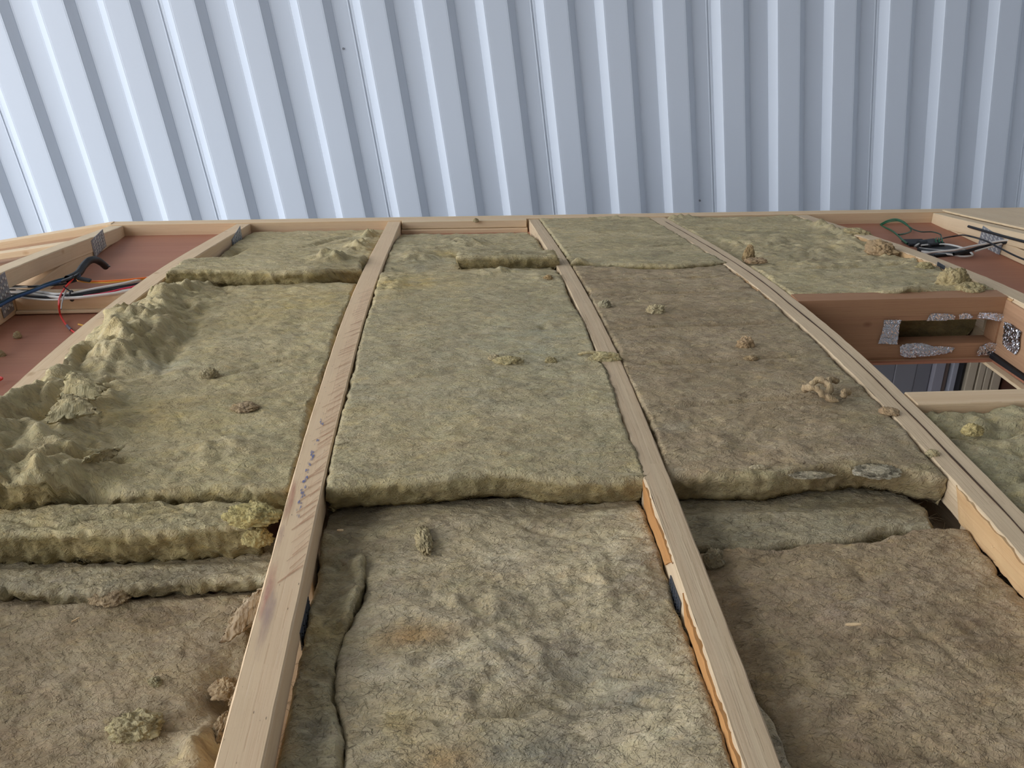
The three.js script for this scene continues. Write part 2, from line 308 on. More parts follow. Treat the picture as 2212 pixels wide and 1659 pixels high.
{ // long crack of the weathered truss: a sliver of dark shadow between two split edges
  const P = [], I = [], n = 150;
  for (let j = 0; j <= n; j++) { const h = lerp(0.5, 2.5, j / n), x = 0.594 + 0.004 * fbm(h * 3, 2, 8, 3), w = 0.0011 + 0.0009 * Math.max(-0.8, fbm(h * 9, 4, 2, 2)), y = CROWN(h) + 0.0006; P.push(x - w, y, -h, x + w, y, -h, x, y - 0.002, -h); }
  for (let j = 0; j < n; j++) for (let k = 0; k < 3; k++) { const a = j * 3 + k, b = j * 3 + (k + 1) % 3; I.push(a, b, a + 3, b, b + 3, a + 3); }
  const g = new THREE.BufferGeometry(); g.setAttribute('position', new THREE.Float32BufferAttribute(P, 3)); g.setIndex(I); g.computeVertexNormals();
  mesh('crack', g, plain(0x4a3524, 1), trusses[4]).userData.label = 'long dark drying crack';
}
{ // saw marks, blurred blue ink and red stains on the pinkish truss: print on its upper face
  const W = 192, H = 2048, ha = 0.44, hb = 1.70;
  const draw = (mask) => (g) => {
    const r = rng(5); if (mask) { g.fillStyle = '#000'; g.fillRect(0, 0, W, H); } else { g.fillStyle = '#a5704a'; g.fillRect(0, 0, W, H); }
    const Y = (h) => (1 - (h - ha) / (hb - ha)) * H, ink = (c, a) => { g.globalAlpha = 1; if (mask) { g.strokeStyle = g.fillStyle = '#fff'; g.globalAlpha = a; } else g.strokeStyle = g.fillStyle = c; };
    for (let h = 0.74; h < 1.66; h += 0.0085 + 0.004 * r()) {         // diagonal saw marks
      ink('#a0633f', 0.28 + 0.3 * r()); g.lineWidth = 2 + 2.5 * r(); const x0 = W * (0.25 + 0.45 * r());
      g.beginPath(); g.moveTo(x0, Y(h) + 8); g.quadraticCurveTo((x0 + W) / 2, Y(h) - (W - x0) * 0.12, W, Y(h + 0.013) - (W - x0) * 0.10); g.stroke();
    }
    for (let i = 0; i < 60; i++) { ink('#3a2a26', 0.7); g.beginPath(); g.arc(W * r(), Y(0.5 + r() * 1.1), 1 + 1.6 * r(), 0, 7); g.fill(); }
    for (const [h0, h1, n] of [[0.845, 0.985, 60], [1.05, 1.07, 6], [1.0, 1.02, 5]]) for (let i = 0; i < n; i++) {   // illegible stamp
      ink('#5a6a9c', 0.35 + 0.4 * r()); const h = lerp(h0, h1, r()), x = W * (0.44 + 0.05 * Math.sin(h * 300) + 0.1 * (r() - 0.5));
      g.beginPath(); g.ellipse(x, Y(h), 2 + 5 * r(), 2 + 4 * r(), r() * 3, 0, 7); g.fill();
    }
    for (const [h, x, s, c] of [[0.87, 0.08, 24, '#b5625a'], [0.90, 0.06, 16, '#b5625a'], [0.745, 0.12, 20, '#b05a55'], [0.72, 0.18, 26, '#b9706a'], [0.705, 0.1, 20, '#c08078'], [0.70, 0.36, 22, '#8a7484'], [0.675, 0.3, 26, '#9a8088'], [0.81, 0.06, 15, '#a88084'], [0.50, 0.16, 16, '#b06058']])
      for (let i = 0; i < 22; i++) { ink(c, 0.02 + 0.035 * r()); g.beginPath(); g.ellipse(W * x + (r() - 0.5) * s * 1.6, Y(h) + (r() - 0.5) * s * 3, s * (0.3 + 0.4 * r()), s * (0.5 + r()), 0, 0, 7); g.fill(); }
    g.globalAlpha = 1;
  };
  const m = new THREE.MeshStandardMaterial({ map: texOf(canvasOf(W, H, draw(false)), true), alphaMap: texOf(canvasOf(W, H, draw(true)), false), transparent: true, roughness: 0.85 });
  const P = [], U = [], I = [], n = 60;
  for (let j = 0; j <= n; j++) { const h = lerp(ha, hb, j / n), x = -0.180 + 0.0015 * N3(4, h * 2.5, 3); for (const s of [0, 1]) { P.push(x + (s - 0.5) * 0.033, CROWN(h) + 0.0007, -h); U.push(s, j / n); } if (j) { const a = j * 2; I.push(a - 2, a - 1, a, a - 1, a + 1, a); } }
  const g = new THREE.BufferGeometry(); g.setAttribute('position', new THREE.Float32BufferAttribute(P, 3)); g.setAttribute('uv', new THREE.Float32BufferAttribute(U, 2)); g.setIndex(I); g.computeVertexNormals();
  mesh('ink_stamp', g, m, trusses[2]).userData.label = 'diagonal saw marks, red stains and blurred blue ink stamp';
}

// ---------------------------------------------------------------- trailer below: ceiling boards, interior, side walls
{
  const sh = new THREE.Shape([[-1.02, 0.2], [1.75, 0.2], [1.75, 2.62], [-1.02, 2.62]].map((p) => new THREE.Vector2(...p)));
  sh.holes.push(new THREE.Path([[0.618, 1.11], [0.618, 1.50], [0.998, 1.50], [0.998, 1.11]].map((p) => new THREE.Vector2(...p))));
  const g = new THREE.ExtrudeGeometry(sh, { depth: 0.004, bevelEnabled: false }), p = g.attributes.position, U = [];
  for (let i = 0; i < p.count; i++) { const x = p.getX(i), h = p.getY(i), d = p.getZ(i); U.push(h / 0.7, x / 1.4); p.setXYZ(i, x, CEIL(h) - d - 0.0005, -h); }
  const idx = g.index; if (idx) for (let i = 0; i < idx.count; i += 3) { const a = idx.getX(i); idx.setX(i, idx.getX(i + 1)); idx.setX(i + 1, a); }
  g.setAttribute('uv', new THREE.Float32BufferAttribute(U, 2)); const f = g.toNonIndexed(); f.computeVertexNormals();
  tag(structure(mesh('ceiling', f, luan)), 'red-brown plywood ceiling boards under the trusses');
  // inner face of the far side wall, seen through the hatch
  const wl = tag(structure(group('wall_far', 0, 0, 0)), 'grey panelled inner side wall seen through the hatch');
  const top = CEIL(2.63) - 0.006, panel = (name, x0, x1, z, c, d = 0.012) => { const m = mesh(name, new RoundedBoxGeometry(x1 - x0, top - 0.9, d, 2, Math.min(0.003, d / 3)), plain(c, 0.65), wl); m.position.set((x0 + x1) / 2, (top + 0.9) / 2, z); return m; };
  panel('backing', -1.0, 2.4, -2.60, 0x8a8784, 0.03);
  const cs = [0x7d7e86, 0x85868e, 0x7b7c85, 0x8a8b95];
  for (const [i, [a, b]] of [[-1, -0.4], [-0.4, 0.3], [0.3, 0.9], [0.9, 1.30], [1.3005, 1.392], [1.3925, 1.462], [1.4625, 1.512]].entries()) panel('wall_strip', a, b, -2.575, cs[i % 4], 0.014 + 0.004 * (i % 2));
  panel('wall_strip', 1.514, 1.548, -2.565, 0x9a9aa6, 0.03); panel('wall_strip', 1.552, 1.566, -2.57, 0x7a6a62, 0.02); panel('wall_strip', 1.57, 1.588, -2.56, 0xa3a7b4, 0.03);
  panel('wall_strip', 1.59, 1.618, -2.575, 0x3a3c44, 0.02);
  for (const [a, b] of [[1.626, 1.655], [1.661, 1.683], [1.686, 1.706], [1.712, 1.742]]) panel('cream_slat', a, b, -2.56, 0xcfc4ae, 0.02);
  panel('cabinet_side', 1.752, 2.3, -2.50, 0x4a2a1e, 0.16);
  const near = tag(structure(mesh('wall_near', new THREE.BoxGeometry(3.3, 1.2, 0.05), plain(0xb9b7b0))), 'lower side wall of the trailer below the eye'); near.position.set(0.7, 1.5, -0.24);
  const tf = tag(structure(mesh('floor_trailer', new THREE.BoxGeometry(3.5, 0.1, 2.4), plain(0x8a7f72))), 'trailer floor inside'); tf.position.set(0.7, 0.86, -1.42);
}

// ---------------------------------------------------------------- mineral wool
// A torn slab of wool lying on the roof: x from xa(h) to xb(h), from near edge ha to far edge hb (numbers or functions of 0..1
// across the slab), top face at CROWN + lift(x, h), th thick. Rough, rounded, layered sides; closed below.
const fn = (v) => typeof v === 'function' ? v : () => v;
function slab(o) {
  const xa = fn(o.xa), xb = fn(o.xb), ha = fn(o.ha), hb = fn(o.hb), lift = fn(o.lift), th = o.th ?? 0.06, cell = o.cell ?? 0.0045, sd = o.seed * 13.7;
  const K = Math.max(4, Math.ceil(th / 0.006)), R = o.round ?? 0.005, amp = o.amp ?? 1, rag = o.rag ?? 0.004;
  const hm = (fn(o.ha)(0.5) + fn(o.hb)(0.5)) / 2, xm0 = (xa(hm) + xb(hm)) / 2, W = xb(hm) - xa(hm), L = hb(0.5) - ha(0.5);
  const nu = Math.max(6, Math.round(W / cell)), nv = Math.max(4, Math.round(L / cell)), NU = nu + 2 * K, NV = nv + 2 * K;
  const P = [], U = [], C = [], I = [], c = o.tones ?? [[1, 1, 1], [1, 1, 1]];
  for (let j = 0; j <= NV; j++) for (let i = 0; i <= NU; i++) {
    const iu = clamp(i - K, 0, nu), jv = clamp(j - K, 0, nv), du = i < K ? K - i : i > K + nu ? i - K - nu : 0, dv = j < K ? K - j : j > K + nv ? j - K - nv : 0;
    const u = iu / nu, v = jv / nv, drop = Math.max(du, dv) / K;            // 0 on the top face, 1 at the foot of the sides
    let h = lerp(ha(u), hb(u), v), x = lerp(xa(h), xb(h), u);
    const ex = Math.min(u, 1 - u) * W, eh = Math.min(v, 1 - v) * L, e = Math.min(ex, eh);
    let y = CROWN(h) + lift(x, h) - (e < R ? R - Math.sqrt(Math.max(0, R * R - (R - e) * (R - e))) : 0) * 0.8;
    const q = drop > 0 ? 0.35 : sstep(0, 0.02, e);
    // relief: broad swells, tufts, torn fibres drawn out sideways
    y += amp * (0.0022 * fbm(x * 11 + sd, h * 13, sd, 2) + 0.0012 * billow(x * 30, h * 46 + sd, sd, 3) + (0.4 + 0.6 * q) * 0.0007 * billow(x * 95 + sd, h * 150, sd, 2));
    if (o.feat) for (const f of o.feat) { const a = (x - f[0]) / f[2], b = (h - f[1]) / f[3], r2 = a * a + b * b; if (r2 < 6) { const k = Math.exp(-r2); y += k * f[4] * (1 + (f[5] ?? 0) * fbm(x * 40 + sd, h * 40, 3, 3)); } }
    if (o.crease) for (const k of o.crease) { // [x0,h0,x1,h1,width,depth]
      const dx = k[2] - k[0], dh = k[3] - k[1], t = clamp(((x - k[0]) * dx + (h - k[1]) * dh) / (dx * dx + dh * dh), 0, 1);
      const wob = (k[6] ?? 0.02) * (N3(x * 12, h * 12, sd) + 0.5 * N3(x * 34, h * 34, sd + 4)), d = Math.hypot(x - k[0] - t * dx, h - k[1] - t * dh + wob) / k[4];
      if (d < 3) y -= k[5] * Math.exp(-d * d) * Math.min(1, 0.25 + 6 * t * (1 - t));
    }
    if (o.mess) { const m = o.mess(x, h); if (m > 0.01) { const wx = 0.03 * N3(x * 14, h * 14, sd), wh = 0.03 * N3(h * 14, x * 14, sd + 9); y += m * (0.016 * billow((x + wx) * 13 + sd, (h + wh) * 9, sd, 3) + 0.003 * fbm(x * 60, h * 60 + sd, sd, 2)); } }
    // sides: layered, bulging and ragged
    const su = i < K ? -1 : i > K + nu ? 1 : 0, sv = j < K ? -1 : j > K + nv ? 1 : 0, yd = drop * Math.min(th, Math.max(0.006, CROWN(h) + lift(x, h) - CEIL(h) - 0.012));
    const edge = Math.exp(-e / 0.012);
    const rg = rag * (fbm(x * 26 + sd, h * 26, yd * 60, 3) + 0.8 * N3(x * 90, h * 90, yd * 240 + sd) + (drop > 0 ? 0.8 * N3(x * 14, yd * 330, h * 14 + sd) + 0.7 * billow(x * 60, yd * 150, h * 60 + sd, 2) : 0)) * edge;
    let ox = 0, oh = 0;
    if (drop > 0) { const bul = 0.004 * Math.sin(Math.min(1, drop * 1.1) * Math.PI); const in_ = bul - 0.007 * drop; if (su) ox = su * in_; if (sv) oh = sv * in_; }
    const nearU = ex <= eh;
    if (nearU) ox += (u < 0.5 ? -1 : 1) * rg; else oh += (v < 0.5 ? -1 : 1) * rg;
    y -= yd;
    let X = x + ox; const Hh = h + oh;
    if (drop > 0) y = Math.max(y, CEIL(Hh) + 0.003);
    if (y < CROWN(Hh) - 0.0005) for (const [tx, tw] of TRUSS) { const k = tw / 2 + 0.0014; if (Math.abs(X - tx) < k) X = tx + (xm0 > tx ? k : -k); }   // the slab is squeezed by the timbers beside it
    P.push(X, y, -Hh);
    U.push((x + (su ? su * yd : 0)) / 0.5 + sd, (h + (sv ? sv * yd : 0)) / 0.5 + sd * 0.7);
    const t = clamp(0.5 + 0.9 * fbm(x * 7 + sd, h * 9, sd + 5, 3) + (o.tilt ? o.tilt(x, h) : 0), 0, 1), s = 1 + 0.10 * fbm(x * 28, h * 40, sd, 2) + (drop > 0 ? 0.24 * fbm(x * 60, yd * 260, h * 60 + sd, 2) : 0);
    const cut = drop > 0.04 ? (o.cut ?? [0.70, 0.67, 0.55]) : [1, 1, 1]; let col = [0, 1, 2].map((k) => lerp(c[0][k], c[1][k], t) * s * cut[k]);  // cut: sides tinted darker, painted shade together with open fibre ends
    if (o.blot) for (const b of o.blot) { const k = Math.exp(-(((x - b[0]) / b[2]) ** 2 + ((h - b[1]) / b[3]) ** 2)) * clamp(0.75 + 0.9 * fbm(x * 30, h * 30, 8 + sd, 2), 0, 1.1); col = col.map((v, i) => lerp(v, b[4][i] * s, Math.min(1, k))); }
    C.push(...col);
  }
  const M = NU + 1;
  for (let j = 0; j < NV; j++) for (let i = 0; i < NU; i++) {
    const cu = i < K || i >= K + nu, cv = j < K || j >= K + nv;
    const a = j * M + i, b = a + 1, d = a + M, e = d + 1;
    if (cu && cv && ((i < K) === (j < K))) I.push(a, b, e, a, e, d); else I.push(a, b, d, b, e, d);
  }
  const at = (i, j) => j * M + i, B = P.length / 3;            // underside: fan from the middle of the foot
  { const xm = (xa(hm) + xb(hm)) / 2, ym = CROWN(hm) + lift(xm, hm); P.push(xm, ym - Math.min(th, Math.max(0.006, ym - CEIL(hm) - 0.010)), -hm); } U.push(0, 0); C.push(0.8, 0.8, 0.8);
  const rim = []; for (let i = 0; i < NU; i++) rim.push(at(i, 0)); for (let j = 0; j < NV; j++) rim.push(at(NU, j)); for (let i = NU; i > 0; i--) rim.push(at(i, NV)); for (let j = NV; j > 0; j--) rim.push(at(0, j));
  for (let k = 0; k < rim.length; k++) I.push(B, rim[(k + 1) % rim.length], rim[k]);
  const g = new THREE.BufferGeometry();
  g.setAttribute('position', new THREE.Float32BufferAttribute(P, 3)); g.setAttribute('uv', new THREE.Float32BufferAttribute(U, 2)); g.setAttribute('color', new THREE.Float32BufferAttribute(C, 3)); g.setIndex(I); g.computeVertexNormals();
  return g;
}
// Loose fibres and flocks standing out of a surface: thin curved three-sided hairs
function hairs(spots, n, len, seed, thick = 0.00035, col = [1.05, 1.02, 0.9], rise = 1.05) {
  const r = rng(seed), P = [], I = [], C = [], U = [];
  for (let k = 0; k < n; k++) {
    const s = spots(r), l = len * (0.4 + r()), a = r() * Math.PI * 2, up = (rise < 0.5 ? 0.02 : 0.15) + (rise - 0.15) * r() * r(), cu = (r() - 0.5) * 2.2, w = thick * (0.6 + r()), v = rise < 0.5 ? 0.72 + 0.66 * r() : 0.75 + 0.45 * r();
    let d = new THREE.Vector3(Math.cos(a), up, Math.sin(a)).normalize(), p = s.clone(); const b = P.length / 3, S = rise < 0.5 ? 3 : 4;
    for (let q = 0; q <= S; q++) {
      const rad = w * (1 - 0.75 * q / S), sx = new THREE.Vector3(-d.z, 0, d.x).normalize(), sy = new THREE.Vector3().crossVectors(d, sx);
      for (let m = 0; m < 3; m++) { const t = m * 2.094, o = p.clone().addScaledVector(sx, Math.cos(t) * rad).addScaledVector(sy, Math.sin(t) * rad); P.push(o.x, o.y, o.z); C.push(col[0] * v, col[1] * v, col[2] * v); U.push(r(), r()); }
      p = p.addScaledVector(d, l / S); d.applyAxisAngle(new THREE.Vector3(0, 1, 0), cu / S).add(new THREE.Vector3(0, rise < 0.5 ? -0.04 : -0.22, 0)).normalize();
    }
    for (let q = 0; q < S; q++) for (let m = 0; m < 3; m++) { const i = b + q * 3 + m, j = b + q * 3 + (m + 1) % 3; I.push(i, j, i + 3, j, j + 3, i + 3); }
  }
  const g = new THREE.BufferGeometry(); g.setAttribute('position', new THREE.Float32BufferAttribute(P, 3)); g.setAttribute('uv', new THREE.Float32BufferAttribute(U, 2)); g.setAttribute('color', new THREE.Float32BufferAttribute(C, 3)); g.setIndex(I); g.computeVertexNormals(); return g;
}
function batt(o) {
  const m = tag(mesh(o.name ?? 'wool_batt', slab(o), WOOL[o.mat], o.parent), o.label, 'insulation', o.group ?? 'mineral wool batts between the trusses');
  const n = o.hair === 0 ? 0 : o.fuzz ?? 1400;
  if (n) {                                                    // fibres lying on the slab, nearly flat, more of them on its edges
    const p = m.geometry.attributes.position, v = new THREE.Vector3(), spot = (r) => { for (let q = 0; q < 40; q++) { v.fromBufferAttribute(p, (r() * (p.count - 1)) | 0); const d = v.distanceTo(camera.position); if (v.y > CROWN(-v.z) - 0.075 && r() < Math.min(1, 0.7 / (d * d))) break; } return v.clone(); };
    const f = mesh('loose_fibres', hairs(spot, n, 0.013, o.seed * 7 + 1, 0.00015, [1.08, 1.05, 0.95], 0.3), WOOL[o.mat], m); f.userData.kind = 'stuff';
  }
  return m;
}
const GREEN = [[0.86, 0.86, 0.78], [1.08, 1.06, 0.96]], BROWN = [[0.84, 0.84, 0.75], [1.05, 1.07, 0.99]], OLIVE = [[0.96, 0.93, 0.78], [1.1, 1.07, 0.94]];
const BL = [0.86, 0.90, 0.90], YE = [1.12, 1.02, 0.70], GR = [0.66, 0.68, 0.68], RU = [1.0, 0.78, 0.52];

// left bay
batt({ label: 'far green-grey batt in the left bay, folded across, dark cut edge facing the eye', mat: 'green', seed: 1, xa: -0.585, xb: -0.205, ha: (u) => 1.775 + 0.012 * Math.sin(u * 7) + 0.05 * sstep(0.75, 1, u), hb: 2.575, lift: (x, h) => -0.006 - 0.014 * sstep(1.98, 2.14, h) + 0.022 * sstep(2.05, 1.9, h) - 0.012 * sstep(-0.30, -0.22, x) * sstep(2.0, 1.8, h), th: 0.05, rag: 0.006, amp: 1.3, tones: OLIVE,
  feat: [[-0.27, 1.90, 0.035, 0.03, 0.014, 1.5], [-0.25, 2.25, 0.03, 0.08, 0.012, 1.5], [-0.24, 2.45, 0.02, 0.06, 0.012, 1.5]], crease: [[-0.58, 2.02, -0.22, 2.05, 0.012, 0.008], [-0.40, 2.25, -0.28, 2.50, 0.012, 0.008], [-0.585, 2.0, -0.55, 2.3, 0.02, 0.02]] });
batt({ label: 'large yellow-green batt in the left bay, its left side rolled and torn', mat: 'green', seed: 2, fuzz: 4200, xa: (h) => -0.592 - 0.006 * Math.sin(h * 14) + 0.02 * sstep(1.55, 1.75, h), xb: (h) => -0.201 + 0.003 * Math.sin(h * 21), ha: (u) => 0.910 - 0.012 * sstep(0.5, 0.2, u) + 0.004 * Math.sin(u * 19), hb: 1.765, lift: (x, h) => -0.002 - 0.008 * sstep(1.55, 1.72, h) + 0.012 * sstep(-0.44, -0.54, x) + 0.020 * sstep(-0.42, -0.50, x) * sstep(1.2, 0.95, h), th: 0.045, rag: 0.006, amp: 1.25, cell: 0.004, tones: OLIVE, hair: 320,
  mess: (x, h) => sstep(-0.40, -0.50, x + 0.03 * N3(h * 9, 1, 2)) * 1.0 + 0.25 * sstep(1.05, 0.95, h) * sstep(-0.33, -0.42, x),
  feat: [[-0.52, 1.47, 0.032, 0.10, 0.020, 0.5], [-0.505, 1.32, 0.03, 0.05, 0.018, 0.5], [-0.54, 1.63, 0.025, 0.06, 0.014, 0.5], [-0.545, 0.92, 0.05, 0.03, 0.014, 1], [-0.46, 0.915, 0.03, 0.02, 0.016, 0.6], [-0.57, 1.02, 0.03, 0.04, 0.014, 1], [-0.42, 0.90, 0.018, 0.02, -0.030, 0.3], [-0.46, 1.0, 0.03, 0.018, -0.016, 0.5], [-0.30, 1.0, 0.05, 0.03, 0.004, 2]],
  crease: [[-0.47, 0.955, -0.40, 0.975, 0.006, 0.014], [-0.545, 1.08, -0.49, 1.00, 0.010, 0.012], [-0.60, 1.22, -0.585, 1.08, 0.008, 0.02], [-0.45, 1.5, -0.44, 1.25, 0.012, 0.008], [-0.35, 1.22, -0.23, 1.30, 0.006, 0.004]],
  blot: [[-0.44, 1.27, 0.05, 0.025, [1.0, 1.04, 1.06]], [-0.3, 1.6, 0.12, 0.12, YE], [-0.4, 1.1, 0.1, 0.05, YE]] });
batt({ name: 'wool_strip', label: 'thick narrow strip of wool wedged across the left bay, yellow-green cut front', mat: 'green', seed: 3, fuzz: 1800, xa: -0.60, xb: (h) => -0.226, ha: (u) => 0.846 + 0.005 * Math.sin(u * 8), hb: 0.898, lift: (x, h) => -0.010 - 0.006 * N3(x * 9, 2, 3), th: 0.042, rag: 0.005, amp: 1.2, cell: 0.003, tones: OLIVE, hair: 260, crease: [[-0.5, 0.87, -0.27, 0.872, 0.003, 0.004], [-0.38, 0.88, -0.26, 0.878, 0.003, 0.004]] });
batt({ name: 'wool_layer', label: 'thin pale wool layer with a frayed lip below the wedged strip at left', mat: 'pale', seed: 4, fuzz: 1800, xa: -0.60, xb: -0.206, ha: (u) => 0.800 + 0.006 * Math.sin(u * 9) + 0.006 * sstep(0.5, 0.3, u), hb: 0.892, lift: (x, h) => -0.049 - 0.007 * sstep(0.83, 0.85, h) + 0.006 * sstep(-0.42, -0.3, x) * sstep(0.82, 0.79, h), th: 0.018, rag: 0.006, cell: 0.003, tones: GREEN, hair: 300 });
batt({ label: 'brown quilted batt at the lower left corner of the view', mat: 'brown', seed: 5, fuzz: 5200, xa: -0.60, xb: (h) => -0.212 + 0.008 * Math.sin(h * 40), ha: 0.30, hb: (u) => 0.820, lift: (x, h) => Math.max(-0.062 - 0.008 * sstep(0.79, 0.81, h) - 0.008 * sstep(-0.24, -0.205, x), CEIL(h) + 0.016 - CROWN(h)), th: 0.05, rag: 0.008, amp: 1.2, cell: 0.0032, tones: BROWN, hair: 200,
  mess: (x, h) => 0.4 * sstep(-0.25, -0.22, x) + 0.05, feat: [[-0.225, 0.66, 0.02, 0.03, -0.02, 0.3], [-0.235, 0.60, 0.014, 0.02, 0.012, 1], [-0.235, 0.56, 0.012, 0.02, 0.010, 1], [-0.222, 0.57, 0.008, 0.04, -0.02, 0.4]], crease: [[-0.33, 0.575, -0.29, 0.585, 0.003, 0.006], [-0.6, 0.58, -0.45, 0.585, 0.004, 0.004], [-0.36, 0.62, -0.24, 0.63, 0.003, 0.003]], blot: [[-0.5, 0.6, 0.15, 0.05, [0.95, 0.92, 0.82]]] });
// centre bay
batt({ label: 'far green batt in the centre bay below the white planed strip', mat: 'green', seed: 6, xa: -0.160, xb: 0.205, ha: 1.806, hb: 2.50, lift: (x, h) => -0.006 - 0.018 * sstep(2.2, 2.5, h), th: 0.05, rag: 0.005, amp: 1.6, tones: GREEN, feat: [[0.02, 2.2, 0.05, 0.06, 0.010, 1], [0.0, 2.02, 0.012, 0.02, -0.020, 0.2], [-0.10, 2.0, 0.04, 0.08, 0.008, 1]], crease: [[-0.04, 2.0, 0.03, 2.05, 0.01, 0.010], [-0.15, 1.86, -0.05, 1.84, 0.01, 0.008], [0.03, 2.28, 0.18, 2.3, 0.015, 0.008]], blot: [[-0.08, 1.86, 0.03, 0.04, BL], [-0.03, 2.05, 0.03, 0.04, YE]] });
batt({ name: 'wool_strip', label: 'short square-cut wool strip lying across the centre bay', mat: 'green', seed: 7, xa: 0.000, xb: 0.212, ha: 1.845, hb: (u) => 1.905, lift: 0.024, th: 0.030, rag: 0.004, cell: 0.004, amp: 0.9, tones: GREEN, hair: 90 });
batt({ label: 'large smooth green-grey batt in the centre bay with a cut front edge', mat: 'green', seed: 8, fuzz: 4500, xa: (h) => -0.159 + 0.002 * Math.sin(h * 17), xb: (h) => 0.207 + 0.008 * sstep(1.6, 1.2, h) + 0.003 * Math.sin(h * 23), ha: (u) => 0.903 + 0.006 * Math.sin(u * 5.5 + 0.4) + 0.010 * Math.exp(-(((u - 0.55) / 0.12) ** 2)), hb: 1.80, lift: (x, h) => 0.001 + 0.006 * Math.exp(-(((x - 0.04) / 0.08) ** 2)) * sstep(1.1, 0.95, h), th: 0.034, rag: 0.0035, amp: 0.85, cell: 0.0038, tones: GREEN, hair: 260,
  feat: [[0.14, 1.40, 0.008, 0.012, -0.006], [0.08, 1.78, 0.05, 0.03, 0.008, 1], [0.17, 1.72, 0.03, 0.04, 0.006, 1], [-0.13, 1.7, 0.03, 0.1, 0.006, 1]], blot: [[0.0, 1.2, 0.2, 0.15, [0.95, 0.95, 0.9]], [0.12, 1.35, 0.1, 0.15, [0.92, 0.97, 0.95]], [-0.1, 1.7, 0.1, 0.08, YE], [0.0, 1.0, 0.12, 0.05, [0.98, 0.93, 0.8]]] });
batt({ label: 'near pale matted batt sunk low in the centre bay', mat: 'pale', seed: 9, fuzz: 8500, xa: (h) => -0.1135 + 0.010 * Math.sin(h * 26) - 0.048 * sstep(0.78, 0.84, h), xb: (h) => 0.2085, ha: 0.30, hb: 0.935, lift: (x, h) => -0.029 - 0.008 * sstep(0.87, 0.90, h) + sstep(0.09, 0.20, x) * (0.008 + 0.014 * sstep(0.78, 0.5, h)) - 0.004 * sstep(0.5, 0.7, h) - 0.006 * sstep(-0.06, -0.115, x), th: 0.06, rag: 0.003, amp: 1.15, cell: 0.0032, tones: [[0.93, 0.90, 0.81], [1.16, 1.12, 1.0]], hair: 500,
  crease: [[-0.07, 0.60, 0.06, 0.595, 0.004, 0.005], [-0.06, 0.50, 0.02, 0.63, 0.004, 0.004], [0.05, 0.86, 0.2, 0.83, 0.004, 0.004], [0.03, 0.595, 0.18, 0.58, 0.005, 0.005], [-0.05, 0.64, 0.0, 0.70, 0.01, 0.004], [0.12, 0.63, 0.2, 0.61, 0.004, 0.004]],
  feat: [[0.0, 0.72, 0.06, 0.04, 0.006, 1], [0.13, 0.75, 0.05, 0.05, 0.005, 1], [0.06, 0.66, 0.05, 0.03, 0.005, 1], [0.10, 0.62, 0.03, 0.03, -0.006, 0.5], [0.0, 0.88, 0.05, 0.03, 0.006, 0.5]],
  blot: [[0.10, 0.64, 0.05, 0.03, GR], [0.13, 0.60, 0.05, 0.025, GR], [-0.05, 0.69, 0.04, 0.014, RU], [-0.02, 0.55, 0.03, 0.02, RU], [-0.06, 0.58, 0.03, 0.03, YE], [0.02, 0.65, 0.06, 0.03, [1.08, 1.08, 1.04]], [-0.06, 0.87, 0.06, 0.04, [0.8, 0.78, 0.66]], [0.06, 0.55, 0.06, 0.02, GR]] });
batt({ name: 'wool_strip', label: 'tattered dark wool strip tucked along the right side of the pinkish truss', mat: 'pale', seed: 10, fuzz: 1600, xa: -0.158, xb: (h) => -0.116 + 0.010 * Math.sin(h * 26), ha: 0.30, hb: 0.86, lift: (x, h) => -0.035 - 0.004 * sstep(0.7, 0.85, h), th: 0.05, rag: 0.003, amp: 1.8, cell: 0.003, tones: [[0.84, 0.84, 0.72], [1.0, 0.98, 0.84]], hair: 260, mess: (x, h) => 0.45 * sstep(0.62, 0.68, h) + 0.1, blot: [[-0.12, 0.58, 0.03, 0.02, GR], [-0.14, 0.70, 0.03, 0.03, YE]] });
